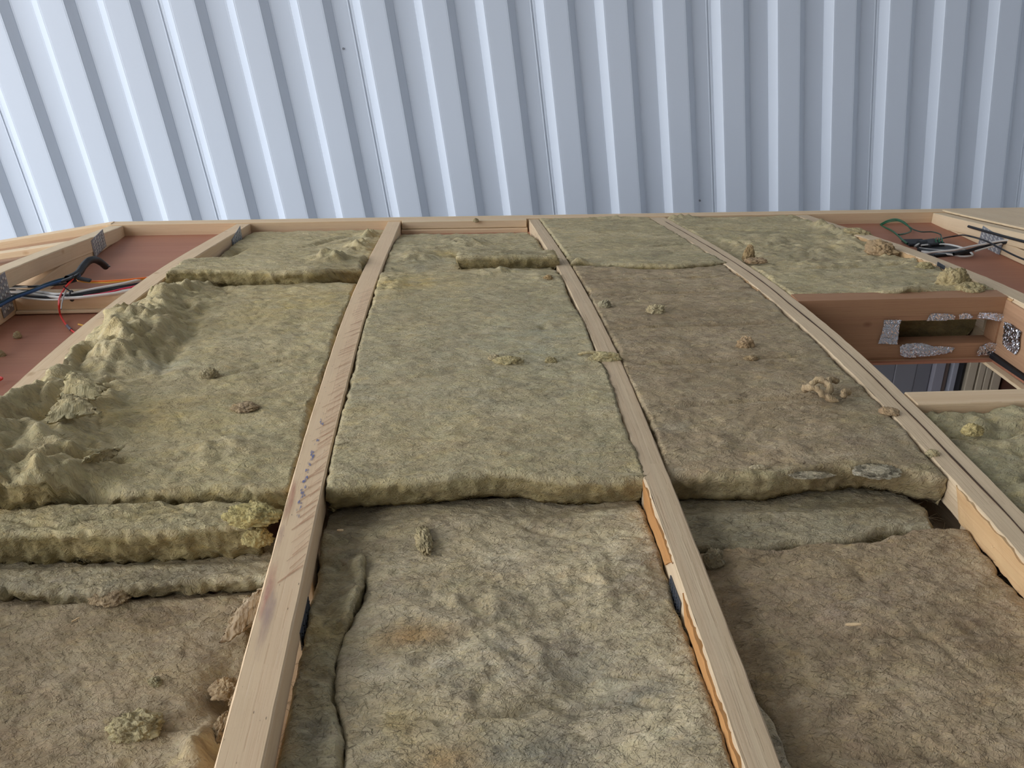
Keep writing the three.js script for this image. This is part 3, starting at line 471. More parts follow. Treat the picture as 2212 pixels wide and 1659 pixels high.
// right bay
batt({ label: 'far grey-green batt in the right bay reaching the eaves rail', mat: 'green', seed: 11, xa: 0.243, xb: (h) => 0.568 + 0.010 * sstep(2.0, 1.8, h), ha: (u) => 1.825 + 0.02 * Math.sin(u * 6 + 1), hb: 2.60, lift: (x, h) => 0.002 + 0.004 * sstep(1.9, 1.8, h), th: 0.05, rag: 0.005, amp: 1.2, tones: GREEN, feat: [[0.45, 2.58, 0.06, 0.02, 0.006, 1], [0.26, 1.85, 0.03, 0.03, 0.008, 1]], crease: [[0.46, 2.05, 0.57, 2.1, 0.01, 0.006], [0.25, 2.05, 0.32, 2.06, 0.006, 0.006]] });
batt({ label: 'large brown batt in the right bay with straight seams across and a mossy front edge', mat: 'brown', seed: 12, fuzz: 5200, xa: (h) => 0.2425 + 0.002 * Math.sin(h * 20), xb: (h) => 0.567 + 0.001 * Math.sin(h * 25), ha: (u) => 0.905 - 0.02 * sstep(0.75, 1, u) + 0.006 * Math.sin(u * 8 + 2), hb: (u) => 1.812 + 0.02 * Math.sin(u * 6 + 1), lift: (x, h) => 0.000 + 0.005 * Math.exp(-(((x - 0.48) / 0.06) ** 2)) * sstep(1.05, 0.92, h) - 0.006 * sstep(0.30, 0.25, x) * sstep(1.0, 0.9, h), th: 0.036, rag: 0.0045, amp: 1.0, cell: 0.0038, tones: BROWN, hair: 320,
  crease: [[0.25, 1.58, 0.57, 1.60, 0.004, 0.0055, 0.004], [0.25, 1.38, 0.56, 1.40, 0.004, 0.0055, 0.004], [0.25, 1.225, 0.57, 1.24, 0.004, 0.0055, 0.004], [0.26, 1.08, 0.57, 1.10, 0.004, 0.0055, 0.004], [0.25, 1.70, 0.55, 1.71, 0.003, 0.0055, 0.004], [0.33, 0.95, 0.36, 0.99, 0.004, 0.006], [0.29, 0.96, 0.32, 0.93, 0.004, 0.006], [0.30, 1.05, 0.33, 1.02, 0.005, 0.006], [0.39, 0.95, 0.41, 0.99, 0.004, 0.006]],
  feat: [[0.41, 0.955, 0.02, 0.015, 0.006, 1], [0.32, 0.98, 0.02, 0.02, 0.005, 1]],
  blot: [[0.55, 1.15, 0.04, 0.3, [0.96, 1.02, 0.93]], [0.27, 1.02, 0.03, 0.015, [1.05, 1.12, 1.1]], [0.45, 0.935, 0.05, 0.010, [1.16, 1.2, 1.18]], [0.50, 0.96, 0.025, 0.018, [1.02, 1.1, 1.12]], [0.4, 0.90, 0.3, 0.012, [0.92, 0.98, 0.80]]] });
batt({ name: 'wool_layer', label: 'pale grey-green wool layer in the gap below the brown batt, right bay', mat: 'pale', seed: 13, fuzz: 1600, xa: 0.243, xb: (h) => 0.535 + 0.01 * Math.sin(h * 30), ha: (u) => 0.813 + 0.022 * sstep(0.45, 0.9, u) + 0.004 * Math.sin(u * 17), hb: 0.94, lift: (x, h) => -0.036 - 0.008 * sstep(0.87, 0.90, h), th: 0.04, rag: 0.004, amp: 0.9, cell: 0.0035, tones: GREEN, hair: 120, blot: [[0.5, 0.87, 0.05, 0.02, [0.85, 0.8, 0.66]]] });
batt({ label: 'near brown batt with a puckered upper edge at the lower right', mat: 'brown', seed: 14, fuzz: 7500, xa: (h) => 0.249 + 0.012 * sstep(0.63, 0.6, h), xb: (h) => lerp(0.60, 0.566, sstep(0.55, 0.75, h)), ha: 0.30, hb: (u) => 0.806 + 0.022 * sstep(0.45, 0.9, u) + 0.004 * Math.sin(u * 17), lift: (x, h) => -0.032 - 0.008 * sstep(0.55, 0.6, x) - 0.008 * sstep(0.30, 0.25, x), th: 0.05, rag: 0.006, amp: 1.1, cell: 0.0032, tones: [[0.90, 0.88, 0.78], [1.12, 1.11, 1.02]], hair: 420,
  crease: [[0.30, 0.64, 0.52, 0.68, 0.006, 0.003], [0.29, 0.555, 0.36, 0.60, 0.006, 0.005], [0.30, 0.52, 0.58, 0.53, 0.006, 0.004], [0.42, 0.72, 0.47, 0.60, 0.005, 0.0025], [0.40, 0.79, 0.42, 0.74, 0.006, 0.004]], mess: (x, h) => 0.06, blot: [[0.4, 0.71, 0.1, 0.04, [0.98, 0.94, 0.9]]] });
batt({ name: 'wool_strip', label: 'pale smooth wool strip standing against the right side of the middle weathered truss', mat: 'pale', seed: 15, xa: 0.2435, xb: (h) => 0.262 - 0.006 * sstep(0.56, 0.6, h), ha: 0.40, hb: 0.605, lift: -0.030, th: 0.05, rag: 0.003, amp: 1, cell: 0.003, round: 0.005, tones: [[0.98, 1.0, 1.0], [1.1, 1.1, 1.06]], hair: 60 });
// hatch bay
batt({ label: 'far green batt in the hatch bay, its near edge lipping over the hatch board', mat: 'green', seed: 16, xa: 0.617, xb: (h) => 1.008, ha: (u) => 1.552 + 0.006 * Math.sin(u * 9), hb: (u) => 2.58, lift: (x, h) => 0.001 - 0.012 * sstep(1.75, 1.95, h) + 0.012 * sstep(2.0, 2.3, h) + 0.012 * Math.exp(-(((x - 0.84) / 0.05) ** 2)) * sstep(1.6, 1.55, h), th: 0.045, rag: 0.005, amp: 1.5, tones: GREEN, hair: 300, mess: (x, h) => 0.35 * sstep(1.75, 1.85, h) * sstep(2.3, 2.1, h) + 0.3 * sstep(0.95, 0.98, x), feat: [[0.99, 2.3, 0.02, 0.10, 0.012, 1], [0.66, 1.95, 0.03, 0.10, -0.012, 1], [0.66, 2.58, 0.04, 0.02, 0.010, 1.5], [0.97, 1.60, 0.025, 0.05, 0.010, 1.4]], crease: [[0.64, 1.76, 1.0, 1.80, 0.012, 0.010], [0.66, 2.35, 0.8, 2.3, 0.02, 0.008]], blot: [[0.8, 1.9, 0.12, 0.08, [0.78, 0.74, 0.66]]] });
batt({ label: 'lumpy grey-green batt at the right edge between hatch and cracked truss', mat: 'green', seed: 17, xa: 0.618, xb: 1.006, ha: 0.55, hb: 1.062, lift: (x, h) => -0.010 - 0.012 * Math.exp(-(((h - 1.01) / 0.02) ** 2)), th: 0.05, rag: 0.006, amp: 2, tones: [[0.78, 0.80, 0.72], [0.98, 0.98, 0.88]], hair: 160, mess: (x, h) => 0.35, crease: [[0.62, 1.0, 0.8, 1.01, 0.008, 0.012], [0.7, 0.95, 0.85, 0.97, 0.01, 0.012], [0.64, 0.88, 0.8, 0.90, 0.008, 0.008]] });
batt({ name: 'wool_batt', label: 'dark wool filling seen through the duct slot of the hatch board', mat: 'green', seed: 18, xa: 0.78, xb: 1.005, ha: 1.595, hb: 1.64, lift: -0.054, th: 0.07, rag: 0.003, cell: 0.006, tones: GREEN, hair: 0 });

// ---------------------------------------------------------------- loose wool, chips
function lump(o) {                                            // a torn flock: w wide, t tall, d deep, ragged and fibrous
  const g = new THREE.IcosahedronGeometry(1, o.detail ?? 24), m = mergeVertices(g.deleteAttribute('normal') && g.deleteAttribute('uv') && g, 1e-4), p = m.attributes.position, C = [], U = [], sd = o.seed * 7.3, R = o.rough ?? 1;
  const c = o.tint ?? [1, 0.98, 0.9];
  for (let i = 0; i < p.count; i++) {
    let x = p.getX(i), y = p.getY(i), z = p.getZ(i);
    const k = 1 + Math.min(R, 0.9) * (0.26 * fbm(x * 1.4 + sd, y * 1.4, z * 1.4, 2) + 0.13 * billow(x * 2.6 + 0.4 * N3(x * 3, y * 3, z * 3), y * 2.6 + sd, z * 2.6, 3) + 0.05 * fbm(x * 14, y * 14 + sd, z * 14, 2));
    const taper = o.taper ? 1 - o.taper * (0.5 + 0.5 * x) : 1;
    x *= k; y *= k * taper; z *= k * taper; if (y < 0) y *= 0.35;
    p.setXYZ(i, x * o.w / 2, y * o.t, z * o.d / 2);
    const s = 0.92 + 0.2 * N3(x * 4, y * 4 + sd, z * 4); C.push(c[0] * s, c[1] * s, c[2] * s); U.push((x * o.w / 2 + y * o.t * 0.6) / 0.5 + sd, (z * o.d / 2 + y * o.t) / 0.5);
  }
  m.setAttribute('color', new THREE.Float32BufferAttribute(C, 3)); m.setAttribute('uv', new THREE.Float32BufferAttribute(U, 2)); m.computeVertexNormals(); return m;
}
function tuft(px, py, dv, wpx, hpx, mat, seed, label, o = {}) {
  const b = o.pos ?? onRoof(px, py + hpx * 0.3, dv), dist = b.distanceTo(camera.position), k = dist / FOCAL, w = wpx * k, d = o.d ?? w * 0.7, t = o.t ?? Math.max(0.004, hpx * k * 0.62);
  const m = mesh(o.name ?? 'wool_tuft', lump({ w, t, d, seed, ...o }), WOOL[mat]); m.position.copy(b); m.rotation.set(o.rx ?? 0, o.ry ?? 0, o.rz ?? 0);
  tag(m, label, 'wool tuft', 'loose wool tufts');
  if (o.hair !== 0) { const c2 = (o.tint ?? [1, 0.98, 0.9]).map((v) => v * 1.04), f = mesh('loose_fibres', hairs((r) => { const a = r() * 6.28, q = 0.55 + 0.45 * r(); return new THREE.Vector3(Math.cos(a) * w * 0.45 * q, t * r() * 0.8, Math.sin(a) * d * 0.45 * q); }, (o.hair ?? 50) * 4, Math.max(0.003, w * 0.11), seed * 3 + 2, 0.00016, c2), WOOL[mat], m); f.userData.kind = 'stuff'; }
  return m;
}
function flap(c, th, mat, seed, label, tint) {                 // a torn sheet of wool, four corners [px, py, lift], curled and thick
  const q = c.map(([px, py, dv]) => onRoof(px, py, dv)), o = q[0].clone().add(q[1]).add(q[2]).add(q[3]).multiplyScalar(0.25), n = 26, P = [], U = [], C = [], I = [];
  for (const side of [0, 1]) for (let j = 0; j <= n; j++) for (let i = 0; i <= n; i++) {
    const u = i / n, v = j / n, p = q[0].clone().lerp(q[1], u).lerp(q[3].clone().lerp(q[2], u), v).sub(o), e = Math.min(u, 1 - u, v, 1 - v) * n;
    const rag = 0.006 * Math.exp(-e / 3); p.x += rag * fbm(u * 7 + seed, v * 7, 1, 3); p.z += rag * fbm(u * 7, v * 7 + seed, 5, 3);
    p.y += 0.006 * Math.sin(u * 3.1) * Math.sin(v * 3.1) + 0.0022 * fbm(u * 5 + seed, v * 5, 2, 3) + 0.0007 * billow(u * 16, v * 16 + seed, 3, 2) - side * th * Math.min(1, 0.15 + e / 3);
    P.push(p.x, p.y, p.z); U.push((p.x + seed) / 0.5, (p.z + p.y) / 0.5); const s = 0.94 + 0.16 * N3(u * 6 + seed, v * 6, side); C.push(tint[0] * s, tint[1] * s, tint[2] * s);
  }
  const M = n + 1, B = M * M, A = (i, j) => j * M + i;
  for (let j = 0; j < n; j++) for (let i = 0; i < n; i++) { const a = A(i, j), b = a + 1, d = a + M, e = d + 1; I.push(a, d, b, b, d, e, B + a, B + b, B + d, B + b, B + e, B + d); }
  for (let i = 0; i < n; i++) for (const [a, b] of [[A(i + 1, 0), A(i, 0)], [A(i, n), A(i + 1, n)], [A(0, i), A(0, i + 1)], [A(n, i + 1), A(n, i)]]) I.push(a, B + a, b, b, B + a, B + b);
  const g = new THREE.BufferGeometry(); g.setAttribute('position', new THREE.Float32BufferAttribute(P, 3)); g.setAttribute('uv', new THREE.Float32BufferAttribute(U, 2)); g.setAttribute('color', new THREE.Float32BufferAttribute(C, 3)); g.setIndex(I); g.computeVertexNormals();
  const m = mesh('wool_flap', g, WOOL[mat]); m.position.copy(o); tag(m, label, 'wool flap', 'torn wool flaps'); return m;
}
function ropes(paths, rad, seed) {                            // curled strands of wool
  return mergeGeometries(paths.map((pts, q) => {
    const g = new THREE.TubeGeometry(new THREE.CatmullRomCurve3(pts.map((p) => new THREE.Vector3(...p))), 40, rad, 10), p = g.attributes.position, n = g.attributes.normal, C = [], U = [];
    for (let i = 0; i < p.count; i++) { const ring = Math.floor(i / 11) / 40, e = Math.min(1, Math.min(ring, 1 - ring) * 7 + 0.25), k = rad * (e - 1 + 0.5 * e * fbm(p.getX(i) * 160, p.getY(i) * 160 + seed + q, p.getZ(i) * 160, 2)); p.setXYZ(i, p.getX(i) + n.getX(i) * k, p.getY(i) + n.getY(i) * k, p.getZ(i) + n.getZ(i) * k); C.push(1.04, 1, 0.86); U.push(p.getX(i) / 0.5, (p.getZ(i) + p.getY(i)) / 0.5); }
    g.setAttribute('color', new THREE.Float32BufferAttribute(C, 3)); g.setAttribute('uv', new THREE.Float32BufferAttribute(U, 2)); g.computeVertexNormals(); return g;
  }));
}
tuft(452, 803, 0.0, 36, 26, 'green', 1, 'small round grey-green tuft alone on the large left batt');
tuft(530, 876, 0.0, 56, 15, 'brown', 2, 'flat brownish tuft near the pinkish truss on the left batt', { tint: [1.05, 1, 0.85] });
tuft(1306, 655, 0.001, 28, 20, 'pale', 3, 'pale little tuft at the upper left of the brown batt', { tint: [1, 1.04, 0.98] });
tuft(1417, 666, 0.001, 40, 22, 'green', 4, 'tuft lying on the second seam of the brown batt');
tuft(1610, 738, 0.001, 36, 30, 'brown', 5, 'upright tuft with a dark hollow on the brown batt', { tint: [1.05, 0.95, 0.78], rough: 1.5 });
tuft(1622, 772, 0.001, 28, 10, 'brown', 6, 'flat crumb just below the hollow tuft on the brown batt', { tint: [1.12, 1.04, 0.84] });
{ const b = onRoof(1785, 858, 0.004), m = mesh('wool_tuft', mergeGeometries([ropes([
    [[-0.022, 0.004, -0.012], [-0.030, 0.012, -0.006], [-0.020, 0.016, 0.006], [-0.004, 0.006, 0.014], [0.010, 0.002, 0.018]],
    [[-0.020, 0.008, -0.014], [-0.006, 0.018, -0.020], [0.006, 0.012, -0.006], [-0.002, 0.004, 0.008], [0.008, 0.002, 0.012]],
    [[0.002, 0.010, -0.010], [0.012, 0.016, -0.022], [0.026, 0.010, -0.026]], [[0.018, 0.003, 0.010], [0.024, 0.008, 0.002], [0.034, 0.003, -0.004]]], 0.0045, 3)]), WOOL.brown);
  m.position.copy(b); tag(m, 'largest curled brown tuft of twisted strands on the brown batt', 'wool tuft', 'loose wool tufts');
  mesh('loose_fibres', hairs((r) => new THREE.Vector3((r() - 0.5) * 0.05, r() * 0.012, (r() - 0.5) * 0.04), 60, 0.012, 77, 0.0003), WOOL.brown, m).userData.kind = 'stuff'; }
tuft(1308, 768, 0.0, 66, 28, 'green', 8, 'pale green tuft draped over the weathered truss left of the brown batt', { tint: [1.1, 1.08, 0.9], d: 0.018, rough: 1.2 });
{ const b = onRoof(1262, 765, 0.003), m = mesh('wool_wisp', ropes([[[-0.01, 0, 0], [0.006, 0.003, 0.001], [0.02, 0.002, 0.001], [0.028, 0.004, 0.002]]], 0.0025, 9), WOOL.green); m.position.copy(b); tag(m, 'thin wisp trailing left from the draped tuft', 'wool tuft', 'loose wool tufts'); }
tuft(1920, 886, 0.001, 40, 16, 'brown', 9, 'flat tan flake beside the cracked truss on the brown batt', { tint: [1.14, 1.02, 0.86], ry: -0.4, rough: 0.6, hair: 10 });
tuft(2013, 978, -0.001, 26, 18, 'pale', 10, 'small pale yellow crumb against the cracked truss', { tint: [1.16, 1.12, 0.92] });
tuft(1893, 1008, 0.001, 92, 34, 'pale', 11, 'wispy whitish patch of wool at the front right of the brown batt', { tint: [1.10, 1.13, 1.12], t: 0.003, rough: 1.3, hair: 260, d: 0.034 });
tuft(1750, 1022, 0.0005, 90, 16, 'pale', 30, 'thin pale film of wool along the brown batt front edge', { tint: [1.12, 1.12, 1.08], t: 0.002, rough: 1.2, hair: 140, d: 0.016 });
tuft(1640, 1008, 0.001, 44, 8, 'pale', 12, 'little pale roll of wool at the front of the brown batt', { tint: [1.16, 1.14, 1.06], d: 0.006, t: 0.004, rough: 0.5, hair: 6 });
tuft(294, 1556, -0.062, 96, 62, 'pale', 13, 'pale yellowish torn tuft lying on the lower left brown batt', { tint: [1.08, 1.06, 0.82], rough: 1.5, t: 0.014, hair: 120 });
tuft(336, 1470, -0.062, 26, 24, 'green', 14, 'small grey-green crumb above the pale tuft at lower left', { tint: [0.86, 0.88, 0.8] });
tuft(916, 1150, -0.030, 34, 60, 'pale', 15, 'long upright pale tuft just below the centre batt front edge', { d: 0.052, t: 0.009, tint: [1.04, 1.0, 0.8], rough: 1.1, ry: 0.15 });
flap([[572, 1262, -0.020], [560, 1340, -0.044], [478, 1386, -0.052], [508, 1316, -0.040]], 0.007, 'brown', 16, 'leaf-shaped brown flap of wool folded against the pinkish truss', [1.06, 1.02, 0.94]);
flap([[146, 800, 0.052], [234, 836, 0.034], [204, 862, 0.030], [126, 856, 0.030]], 0.006, 'green', 17, 'pointed pale flap torn up from the rolled side of the left batt', [1.12, 1.1, 0.94]);
flap([[132, 848, 0.046], [186, 860, 0.040], [216, 888, 0.030], [96, 914, 0.030]], 0.007, 'green', 18, 'second torn flap below the pointed one on the left batt', [1.06, 1.04, 0.9]);
flap([[190, 985, 0.030], [262, 965, 0.022], [240, 990, 0.016], [175, 1003, 0.016]], 0.004, 'green', 40, 'narrow torn wool tongue over a dark split at the left', [1.02, 1.0, 0.86]);
tuft(1617, 548, 0.0, 26, 36, 'brown', 19, 'upright brown tuft at the right edge of the cracked truss', { t: 0.028, tint: [1.0, 0.92, 0.7], rough: 0.8 });
tuft(1632, 562, 0.0, 44, 12, 'brown', 29, 'flat tan tuft below the upright one beside the cracked truss', { tint: [1.1, 1.0, 0.86] });
tuft(2060, 596, 0.002, 62, 56, 'green', 20, 'large round tuft on the truss right of the hatch bay', { t: 0.030, tint: [1.0, 0.94, 0.76], rough: 1.2, hair: 110 });
tuft(2095, 622, -0.002, 56, 28, 'green', 21, 'lower torn tuft at the far right corner of the hatch bay batt', { tint: [0.95, 0.9, 0.72], rough: 1.5 });
tuft(1902, 534, -0.004, 62, 34, 'brown', 22, 'rolled brown tuft along the tan split side of the truss right of the hatch', { tint: [1.0, 0.92, 0.76], ry: -0.7, rough: 1.1 });
tuft(1850, 500, 0.0, 60, 14, 'green', 31, 'small rolled edge of wool at the top right of the hatch bay', { ry: -0.7, tint: [1.0, 0.95, 0.78] });
tuft(1996, 574, 0.0, 36, 18, 'green', 32, 'shaggy tuft beside the small blue-grey plate', { tint: [0.95, 0.92, 0.72], rough: 1.5 });
tuft(545, 1098, -0.006, 108, 66, 'green', 23, 'bright yellow-green tuft on the right end of the wedged strip', { tint: [1.16, 1.12, 0.74], rough: 1.4, t: 0.016, d: 0.032, hair: 140 });
tuft(556, 1150, -0.030, 60, 60, 'green', 33, 'yellowish hanging shreds at the end of the wedged strip', { tint: [1.06, 1.0, 0.68], rough: 1.8, t: 0.016, d: 0.02, hair: 80 });
tuft(1184, 600, 0.001, 22, 18, 'brown', 24, 'round tan crumb beside the short square-cut strip', { tint: [1.12, 1.02, 0.78] });
tuft(1098, 776, 0.001, 62, 18, 'green', 25, 'low lumpy tuft in the middle of the centre batt', { tint: [1.08, 1.05, 0.84], d: 0.02 });
tuft(1066, 770, 0.001, 26, 14, 'pale', 34, 'small pale puff left of the low tuft on the centre batt', { tint: [1.1, 1.06, 0.9] });
tuft(1190, 776, 0.001, 26, 14, 'green', 26, 'tiny tuft with a dark hollow on the centre batt', { tint: [0.95, 0.9, 0.7] });
tuft(0, 0, 0, 12, 10, 'green', 27, 'tiny olive crumb stuck on the white planed strip', { pos: onLevel(1028, 478, EYE - 0.666) });
tuft(489, 1478, -0.064, 62, 50, 'brown', 28, 'brown lump of wool beside the pinkish truss, lower left', { tint: [1.04, 0.98, 0.84], t: 0.014 });
tuft(516, 1512, -0.066, 34, 44, 'brown', 35, 'smaller brown lump touching the pinkish truss, lower left', { tint: [1.06, 0.98, 0.84], t: 0.014 });
tuft(484, 1555, -0.066, 34, 60, 'brown', 36, 'narrow brown shred below the two lumps at lower left', { tint: [0.98, 0.92, 0.78], t: 0.010, d: 0.03 });
tuft(238, 1276, -0.060, 84, 36, 'brown', 37, 'smooth brown lump below the frayed lip of the thin pale layer', { tint: [1.04, 1.0, 0.88], rough: 0.7, t: 0.010 });
tuft(1540, 1200, -0.034, 44, 50, 'pale', 38, 'fuzzy grey tuft in the corner left of the near brown batt', { tint: [0.9, 0.9, 0.84], rough: 1.3, hair: 90 });
tuft(2100, 926, -0.006, 40, 26, 'green', 39, 'yellowish tuft beside the cracked truss below the hatch', { tint: [1.1, 1.04, 0.72] });
for (const [px, py, w, l] of [[38, 727, 15, 'little pale wool crumb on the red-brown boards at left'], [2, 768, 18, 'pale wool crumb on the red-brown boards at the left edge']]) tuft(0, 0, 0, w, w, 'green', px + 41, l, { pos: onLevel(px, py, CEIL(1.75) + 0.003), hair: 16 });
function chip(px, py, dv, w, d, turn, label, seed) {
  const g = new THREE.BoxGeometry(w, 0.0012, d, 8, 1, 2), p = g.attributes.position, C = []; for (let i = 0; i < p.count; i++) { const x = p.getX(i); p.setY(i, p.getY(i) + 0.25 * Math.sin(x / w * 3) * d + 0.0006 * N3(x * 300, seed, 1)); p.setZ(i, p.getZ(i) * (1 - 0.5 * Math.abs(x / w * 2) ** 2)); C.push(1.05, 0.98, 0.85); }
  g.setAttribute('color', new THREE.Float32BufferAttribute(C, 3)); g.computeVertexNormals();
  const m = mesh('wood_chip', g, WOOD.pale); m.position.copy(onRoof(px, py, dv)); m.rotation.y = turn; tag(m, label, 'wood chip', 'wood shavings'); return m;
}
chip(735, 1145, -0.022, 0.008, 0.003, -0.5, 'orange wood shaving on the near centre batt by the pinkish truss', 1);
chip(1843, 1349, -0.019, 0.014, 0.0035, -0.2, 'pale wood splinter on the near brown batt, lower right', 2);
chip(2150, 1180, -0.018, 0.007, 0.003, -0.1, 'small pale chip near the cracked truss at the right edge', 3);
chip(163, 1339, -0.056, 0.008, 0.0012, 0.7, 'thin bright splinter on the lower left brown batt', 4);

// ---------------------------------------------------------------- wiring
function cable(name, pts, rad, mat, label, group, parent) {
  const m = mesh(name, new THREE.TubeGeometry(new THREE.CatmullRomCurve3(pts), pts.length * 12, rad, 8), mat, parent); if (!parent) tag(m, label, 'cable', group); return m;
}
const white = plain(0xdad6cf, 0.5), black = plain(0x1d1f22, 0.5), red = plain(0xd2342c, 0.45), orange = plain(0xe8722a, 0.45), yellow = plain(0xe0a83c, 0.5), blue = plain(0x1f4a78, 0.45), teal = plain(0x1c3c48, 0.5), green = plain(0x1c5a3c, 0.45), pink = plain(0xd8405a, 0.5), greyw = plain(0x9a948c, 0.5);
{ const G = 'wires across the left bay', L = (dv) => (a) => onLevel(a[0], a[1], CEIL(1.95) + dv + (a[2] ?? 0)), lv = L(0.046);
  cable('white_cable', [[-60, 630], [24, 631], [83, 631], [123, 636], [157, 634], [207, 624], [261, 614], [304, 604], [350, 594]].map(lv), 0.0036, white, 'upper white cable sagging across the left bay', G);
  cable('white_cable', [[-60, 622], [20, 626], [77, 636], [138, 643.5], [161, 643.5], [230, 636], [275, 629], [330, 618]].map(L(0.044)), 0.0034, white, 'lower white cable crossing the left bay below the black bundle', G);
  cable('white_cable', [[-20, 634], [57, 644], [100, 647.5], [130, 647], [154, 644], [200, 638], [300, 622]].map(L(0.042)), 0.0022, white, 'thin white wire lowest in the bundle of the left bay', G);
  cable('black_cable', [[-60, 624], [23, 628], [61, 629], [100, 635], [146, 639], [200, 630], [246, 622], [289, 615], [340, 603]].map(L(0.044)), 0.0034, black, 'black cable between the two white cables of the left bay', G);
  cable('black_cable', [[-60, 634], [22, 637], [77, 642], [146, 641], [185, 636], [230, 627], [280, 621], [330, 611]].map(L(0.042)), 0.0034, black, 'second black cable low in the left bundle', G);
  cable('black_cable', [[-60, 640], [22, 640], [70, 643], [110, 644], [150, 641], [200, 634], [260, 624], [320, 613]].map(L(0.040)), 0.003, plain(0x55504e, 0.5), 'dark grey cable at the bottom of the left bundle', G);
  cable('red_wire', [[180, 640], [223, 634], [261, 625], [287, 619.5], [330, 609]].map(L(0.045)), 0.0022, pink, 'short pinkish-red wire at the right end of the left bundle', G);
  cable('red_wire', [[160, 646], [200, 641], [240, 634.5], [280, 627], [330, 616]].map(L(0.041)), 0.0016, red, 'dark red wire just under the lower white cable at left', G);
  cable('blue_cable', [[-50, 690], [0, 660.5], [31, 644], [69, 630], [100, 617.5], [130, 608], [155, 601.5], [172, 594]].map((a, i) => onLevel(a[0], a[1], CEIL(1.95) + 0.060 - 0.004 * Math.max(0, 3 - i))), 0.0032, blue, 'blue cable rising from the left edge to the black loom', G);
  cable('teal_cable', [[-50, 681], [0, 655], [31, 640], [69, 627], [100, 613.5], [130, 604], [150, 600]].map((a, i) => onLevel(a[0], a[1], CEIL(1.95) + 0.058 - 0.004 * Math.max(0, 3 - i))), 0.003, teal, 'dark teal cable alongside the blue one at left', G);
  cable('black_cable', [[-60, 616], [16, 618], [77, 619], [107, 616], [140, 613], [165, 606]].map(L(0.050)), 0.0025, black, 'uppermost thin black cable at the far left of the bundle', G);
  cable('white_cable', [[-30, 624], [30, 622], [70, 618.5], [100, 616], [130, 612]].map(L(0.050)), 0.0020, white, 'uppermost thin white wire below the thin black one at left', G);
  const rd = [[158, 602, 1.95, -0.640], [143, 619, 1.93, 0], [130.6, 639, 1.88, 0], [127.6, 659, 1.80, 0], [130.6, 680.7, 0, 0.010], [141, 699, 0, 0.006], [152, 711, 0, 0.005], [166, 722, 0, 0.005], [200, 745, 0, 0.004]].map((a) => a[2] ? onH(a[0], a[1], a[2]) : onLevel(a[0], a[1], CEIL(1.75) + a[3]));
  const rw = cable('red_wire', rd, 0.0021, red, 'red wire looping down over the cables onto the boards at left', G);
  cable('crimp', [rd[5].clone().lerp(rd[6], 0.35), rd[6].clone(), rd[6].clone().lerp(rd[7], 0.15)], 0.0032, plain(0x5a5660, 0.5), '', '', rw);
  cable('grey_wire', [[146, 620, 1.935], [138, 639, 1.87], [133.7, 656, 1.80], [132, 668, 1.78]].map((a) => onH(...a)), 0.0014, greyw, 'thin grey wire beside the red loop at left', G);
  cable('orange_wire', [[160, 600], [170, 604.5], [184, 607], [230, 607], [310, 600.5], [345, 596]].map(L(0.050)), 0.0018, orange, 'orange wire running right from the black loom', G);
  cable('yellow_wire', [[160, 603], [172, 607.5], [190, 610], [230, 610.5], [290, 605], [340, 600]].map(L(0.047)), 0.0016, yellow, 'yellow wire just below the orange one at left', G);
  cable('yellow_wire', [[169, 700.6], [176, 702], [190, 707.5]].map((a) => onLevel(a[0], a[1], CEIL(1.75) + 0.006)), 0.0018, yellow, 'short yellow wire end by the rolled left batt', G);
  cable('red_wire', [[-12, 826], [2, 820], [5, 817], [0, 815], [-12, 818]].map((a) => onLevel(a[0], a[1], CEIL(1.4) + 0.005)), 0.0018, red, 'tip of a red wire at the left edge of the boards', G);
  // split loom hose with slit and clamp
  const lp = [[146, 603, 1.95], [158, 597.5, 1.97], [169.5, 590, 2.0], [180, 575, 2.05], [192, 563.5, 2.09], [205, 561, 2.13], [218, 567, 2.17], [228, 575.5, 2.20]].map((a) => onH(...a));
  const lg = new THREE.TubeGeometry(new THREE.CatmullRomCurve3(lp), 160, 0.0078, 14), p = lg.attributes.position, n = lg.attributes.normal;
  for (let i = 0; i < p.count; i++) { const k = 0.0006 * Math.cos(Math.floor(i / 15) * Math.PI / 2 * 1.3); p.setXYZ(i, p.getX(i) + n.getX(i) * k, p.getY(i) + n.getY(i) * k, p.getZ(i) + n.getZ(i) * k); }
  lg.computeVertexNormals();
  const hose = group('loom_hose'); tag(hose, 'black ribbed loom hose arching out of the boards at left', 'hose');
  mesh('hose', lg, plain(0x17191b, 0.55), hose);
  const cl = mesh('clamp', new THREE.TorusGeometry(0.009, 0.0022, 8, 18), plain(0x50565e, 0.4, 0.6), hose); cl.position.copy(lp[7]); cl.rotation.x = 1.2;
  for (const [px, py, h, len, rz] of [[146, 603, 1.945, 0.03, 0.35], [182, 603.5, 1.955, 0.028, -0.25], [160, 598, 1.96, 0.03, 0.5]]) { const t = mesh('tape_end', new RoundedBoxGeometry(len, 0.006, 0.012, 2, 0.002), plain(0x1b1c1e, 0.6), hose); t.position.copy(onH(px, py, h)); t.rotation.z = rz; }
  const tie = mesh('cable_tie', new THREE.TorusGeometry(0.0105, 0.0022, 8, 20), black); tie.position.copy(onLevel(155, 639, CEIL(1.9) + 0.042)); tie.rotation.y = Math.PI / 2; tag(tie, 'black cable tie round the left cable bundle', 'cable tie');
  cable('tie_tail', [new THREE.Vector3(0, 0.010, 0), new THREE.Vector3(0.0, 0.016, -0.008), new THREE.Vector3(0.0, 0.022, -0.013)], 0.0016, black, '', '', tie);
}
